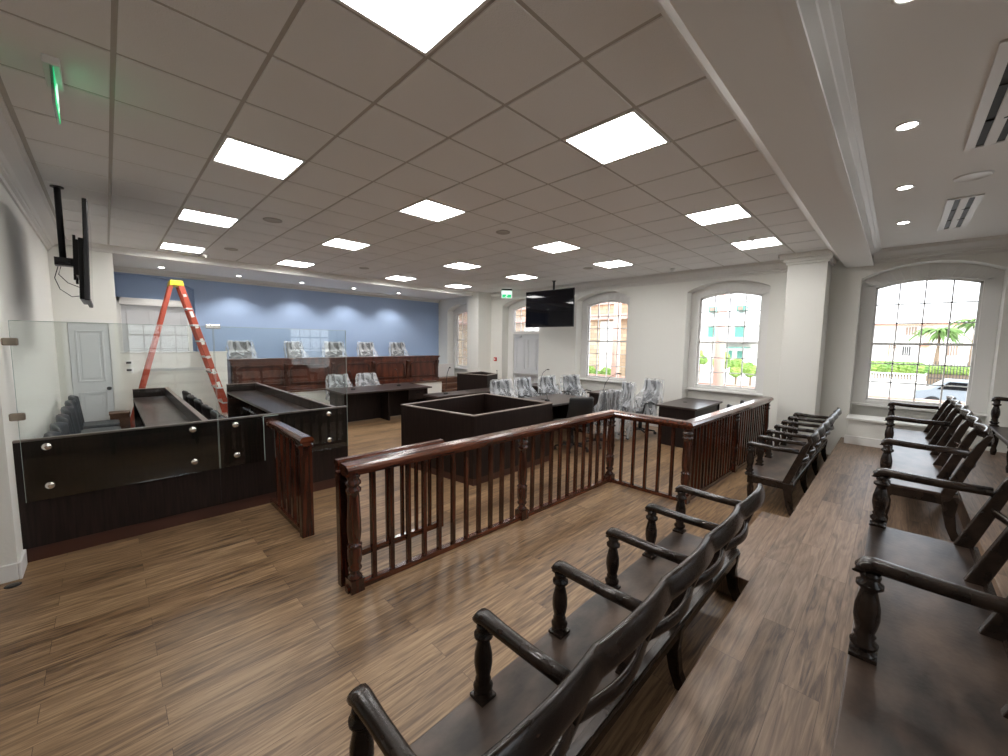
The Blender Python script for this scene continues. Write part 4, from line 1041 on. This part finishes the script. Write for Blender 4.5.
# hedge, balustrade, iron fence
def blob(mb, c, rad, seed, sz=1.0, n=14):
    rn = random.Random(seed); ph = [rn.uniform(0, 6) for _ in range(5)]
    def fn(u, v):
        a = 2*PI*u; b = PI*v
        rr = 1+0.14*math.sin(5*a+ph[0])*math.sin(3*b+ph[1])+0.10*math.sin(9*a+ph[2]+4*b)+0.07*math.sin(15*b+ph[3]+3*a)
        return (c[0]+rad*rr*math.cos(a)*math.sin(b), c[1]+rad*rr*math.sin(a)*math.sin(b), c[2]+rad*sz*rr*math.cos(b))
    mb.grid(fn, 26, 14, smooth=False, closeu=True)
XH = 34.0; kh = (XH+0.112)/30.112
a = S(kh, -2.0, 0.55); b = S(kh, -3.9, 1.15)
r = thing('hedge', 'bright green clipped hedge outside the right window', 'hedge', (XH, (a[0]+b[0])/2, G))
m_ = MB()
for t in range(12): blob(m_, (XH+random.uniform(-.2, .2), a[0]+(b[0]-a[0])*t/11, (a[1]+b[1])/2-0.1), 0.48, t, 0.75)
obj('foliage', m_, 'leaf', r, world=True); obj('stems', MB().box(-0.1, 0.1, -0.9, 0.9, 0, 1.2), 'trunk', r)
r = thing('hedge', 'low green hedge behind the iron fence outside the right window', 'hedge', (XH+1.5, S(kh, -5.1, 0)[0], G))
a = S(kh, -4.5, 0.5); b = S(kh, -6.6, 0.95); m_ = MB()
for t in range(12): blob(m_, (XH+1.5, a[0]+(b[0]-a[0])*t/11, (a[1]+b[1])/2), 0.36, 40+t, 0.7)
obj('foliage', m_, 'leaf', r, world=True); obj('stems', MB().box(-0.1, 0.1, -0.9, 0.9, 0, 1.2), 'trunk', r)
r = thing('balustrade', 'white street balustrade below the hedge outside the right window', 'balustrade', (31, -3, G))
a = S(1.03, -1.5, 0.15); b = S(1.03, -4.3, 0.5)
obj('coping', MB().box(30.9, 31.1, b[0], a[0], b[1]-0.06, b[1]), 'house', r, world=True); obj('plinth', MB().box(30.85, 31.15, b[0], a[0], G, a[1]), 'house', r, world=True)
m_ = MB(); nbal = 24
for t in range(nbal): yy = b[0]+(a[0]-b[0])*(t+0.5)/nbal; m_.lathe([(0.03, 0), (0.045, 0.12), (0.025, 0.3)], 31, yy, a[1], n=6)
o = obj('balusters', m_, 'house', r, world=True); o['kind'] = 'stuff'
r = thing('iron_fence', 'dark iron fence beside the white balustrade outside the right window', 'fence', (31, -5.4, G))
m_ = MB(); a = S(1.03, -4.35, 0.1); b = S(1.03, -6.6, 1.2)
for t in range(22): yy = a[0]+(b[0]-a[0])*t/21; m_.box(30.98, 31.02, yy-0.015, yy+0.015, G, b[1])
o = obj('bars', m_, 'iron', r, world=True); o['kind'] = 'stuff'
obj('rails', MB().box(30.98, 31.02, b[0], a[0], b[1]-0.25, b[1]-0.2).box(30.98, 31.02, b[0], a[0], 0.25, 0.3), 'iron', r, world=True)
# parked car
r = thing('parked_car', 'grey car parked in the street outside the right window', 'car', (27.0, -5.55, G))
prof = [(-1.7, 0.25), (-1.65, 0.70), (-0.95, 0.88), (-0.55, 1.32), (0.75, 1.36), (1.25, 0.95), (1.7, 0.85), (1.75, 0.25)]
obj('body', MB().prism(prof, -0.8, 0.8, 'x'), 'car', r, bevel=0.05, seg=3)
obj('side_window', MB().prism([(-0.80, 0.92), (-0.48, 1.25), (0.68, 1.28), (1.05, 0.94)], -0.82, -0.80, 'x'), 'screen', r)
for y_ in (-1.1, 1.15): obj('wheel', MB().cyl((-0.84, y_, 0.3), (-0.66, y_, 0.3), 0.3, 16), 'black', r)
# palms
def palm(x, y, h, lb, seed):
    r = thing('palm_tree', lb, 'tree', (x, y, G)); rn = random.Random(seed)
    obj('trunk', MB().sweep([(0, 0, 0), (0.1, 0.05, h*0.5), (0.05, 0, h)], [(0.4, 0.4), (0.28, 0.28), (0.22, 0.22)], n=10), 'trunk', r)
    m_ = MB()
    for t in range(46):
        a = rn.uniform(0, 2*PI); L_ = rn.uniform(1.0, 1.7); el = rn.uniform(0.1, 1.1); pts = []
        for s_ in range(7):
            u = s_/6; pts.append(Vector((0.05+math.cos(a)*L_*u, math.sin(a)*L_*u, h+L_*(math.sin(el)*u-0.95*u*u))))
        side = Vector((-math.sin(a), math.cos(a), 0))
        for i in range(6):
            w0 = 0.15*math.sin(PI*min(i/6+0.12, 1)); w1 = 0.15*math.sin(PI*min((i+1)/6+0.12, 1))
            dn = Vector((0, 0, -0.1))
            m_._pts([pts[i]-side*w0+dn, pts[i], pts[i+1], pts[i+1]-side*w1+dn], [(0, 1, 2, 3)]); m_._pts([pts[i]+side*w0+dn, pts[i], pts[i+1], pts[i+1]+side*w1+dn], [(0, 1, 2, 3)])
    obj('fronds', m_, 'palm', r)
p = S(45/30., -4.6, 2.75); palm(45, p[0], p[1]-G, 'palm tree left of the gable outside the right window', 3)
p = S(52/30., -5.75, 3.2); palm(52, p[0], p[1]-G, 'taller palm tree at the right side of the right window', 5)
# green-shuttered house behind the middle window
X = 42.0; k = (X+0.112)/20.112
r = thing('house', 'white colonial house with green shutters seen through the middle window', 'building', (X, S(k, 2.2, 0)[0], G))
m_ = MB(); hb(m_, 5.5, -1.0, 0.2, 2.95, 0, 9); obj('wall', m_, 'house', r, world=True)
ya, za = S(k, 5.6, 2.95); yb_, _ = S(k, -1.1, 2.95); ztop = S(k, 0, 4.1)[1]
obj('roof', MB().prism([(X-0.8, za), (X+10, za), (X+6, ztop+1), (X+4, ztop+1)], yb_, ya, 'y'), mat('pale_roof', (0.75, 0.75, 0.74), 0.6), r, world=True)
for (yc, zc_) in ((3.15, 3.55), (1.97, 3.55)):
    m_ = MB(); hb(m_, yc+0.16, yc-0.16, zc_-0.14, zc_+0.10, -0.2, 3.5); a = S(k, yc, zc_+0.1); q = obj('dormer', m_, 'green', r, world=True)
    m_ = MB(); hb(m_, yc+0.09, yc-0.09, zc_-0.10, zc_+0.05, -0.3, -0.15); obj('louvre', m_, 'shut', q, world=False) if False else obj('louvre', m_, 'shut', r, world=True)
for (ya, yb_, za, zb_) in ((3.28, 2.98, 2.25, 2.75), (2.15, 1.82, 2.25, 2.75), (2.35, 2.22, 1.3, 1.62), (2.0, 1.8, 1.3, 1.62)):
    m_ = MB(); hb(m_, ya, yb_, za, zb_, -0.1, 0.05); obj('green_shutter', m_, 'green', r, world=True)
m_ = MB(); hb(m_, 5.5, -1, 1.98, 2.06, -1.5, 0.0); obj('balcony_slab', m_, 'house', r, world=True)
m_ = MB(); hb(m_, 2.6, 1.5, 1.76, 1.80, -1.4, 0.0); obj('green_awning', m_, 'green', r, world=True)
m_ = MB()
for t in range(24): hb(m_, 4.2-t*0.16, 4.19-t*0.16, 2.06, 2.25, -1.45, -1.40)
o = obj('balcony_balusters', m_, 'green', r, world=True); o['kind'] = 'stuff'
for (x, y20, z20, rad, lb, sd_) in ((24, 2.60, 1.25, 0.42, 'yellow-green bush outside the middle window beside the pink column', 2), (25.5, 2.0, 0.95, 0.36, 'green shrub low in the middle window', 8), (27, 1.42, 0.85, 0.36, 'green shrub at the lower right of the middle window', 9), (29, 3.6, 1.3, 0.4, 'small tree at the lower left of the middle window', 11)):
    kk = (x+0.112)/20.112; p = S(kk, y20, z20)
    r = thing('shrub', lb, 'shrub', (x, p[0], G)); m_ = MB()
    for t in range(5): blob(m_, (x+random.uniform(-.3, .3), p[0]+random.uniform(-.22, .22), p[1]+random.uniform(-.35, .25)), rad*random.uniform(.6, .9), sd_+t*7, 1.0)
    obj('foliage', m_, 'leaf', r, world=True); obj('stem', MB().cyl((0, 0, 0), (0, 0, p[1]-G), 0.06), 'trunk', r)
# stone building close outside the far windows
r = thing('stone_building', 'warm brick and stone building close outside the far windows', 'building', (13.0, 7.5, G))
obj('wall', MB().box(13.0, 14.5, 2.9, 16, G, 4.6), 'stone', r, world=True)
obj('cornice', MB().box(12.75, 13.0, 2.8, 16, 2.75, 2.95).box(12.85, 13.0, 2.8, 16, 3.3, 3.4), 'pink', r, world=True)
obj('pier', MB().box(12.8, 13.0, 3.3, 3.6, G, 4.6), 'pink', r, world=True)
obj('stucco_bay', MB().box(12.93, 13.0, 4.2, 4.8, G, 2.7).box(12.93, 13.0, 7.6, 8.6, G, 2.7), 'house', r, world=True)
r = thing('shrub', 'small green planting at the foot of the stone building', 'shrub', (12.3, 4.3, G)); m_ = MB()
for t in range(6): blob(m_, (12.3, 3.9+t*0.22, 0.75+0.1*math.sin(t*2)), 0.20, 60+t, 0.9)
obj('foliage', m_, 'leaf', r, world=True); obj('stem', MB().cyl((0, 0, 0), (0, 0, 1.5), 0.05), 'trunk', r)
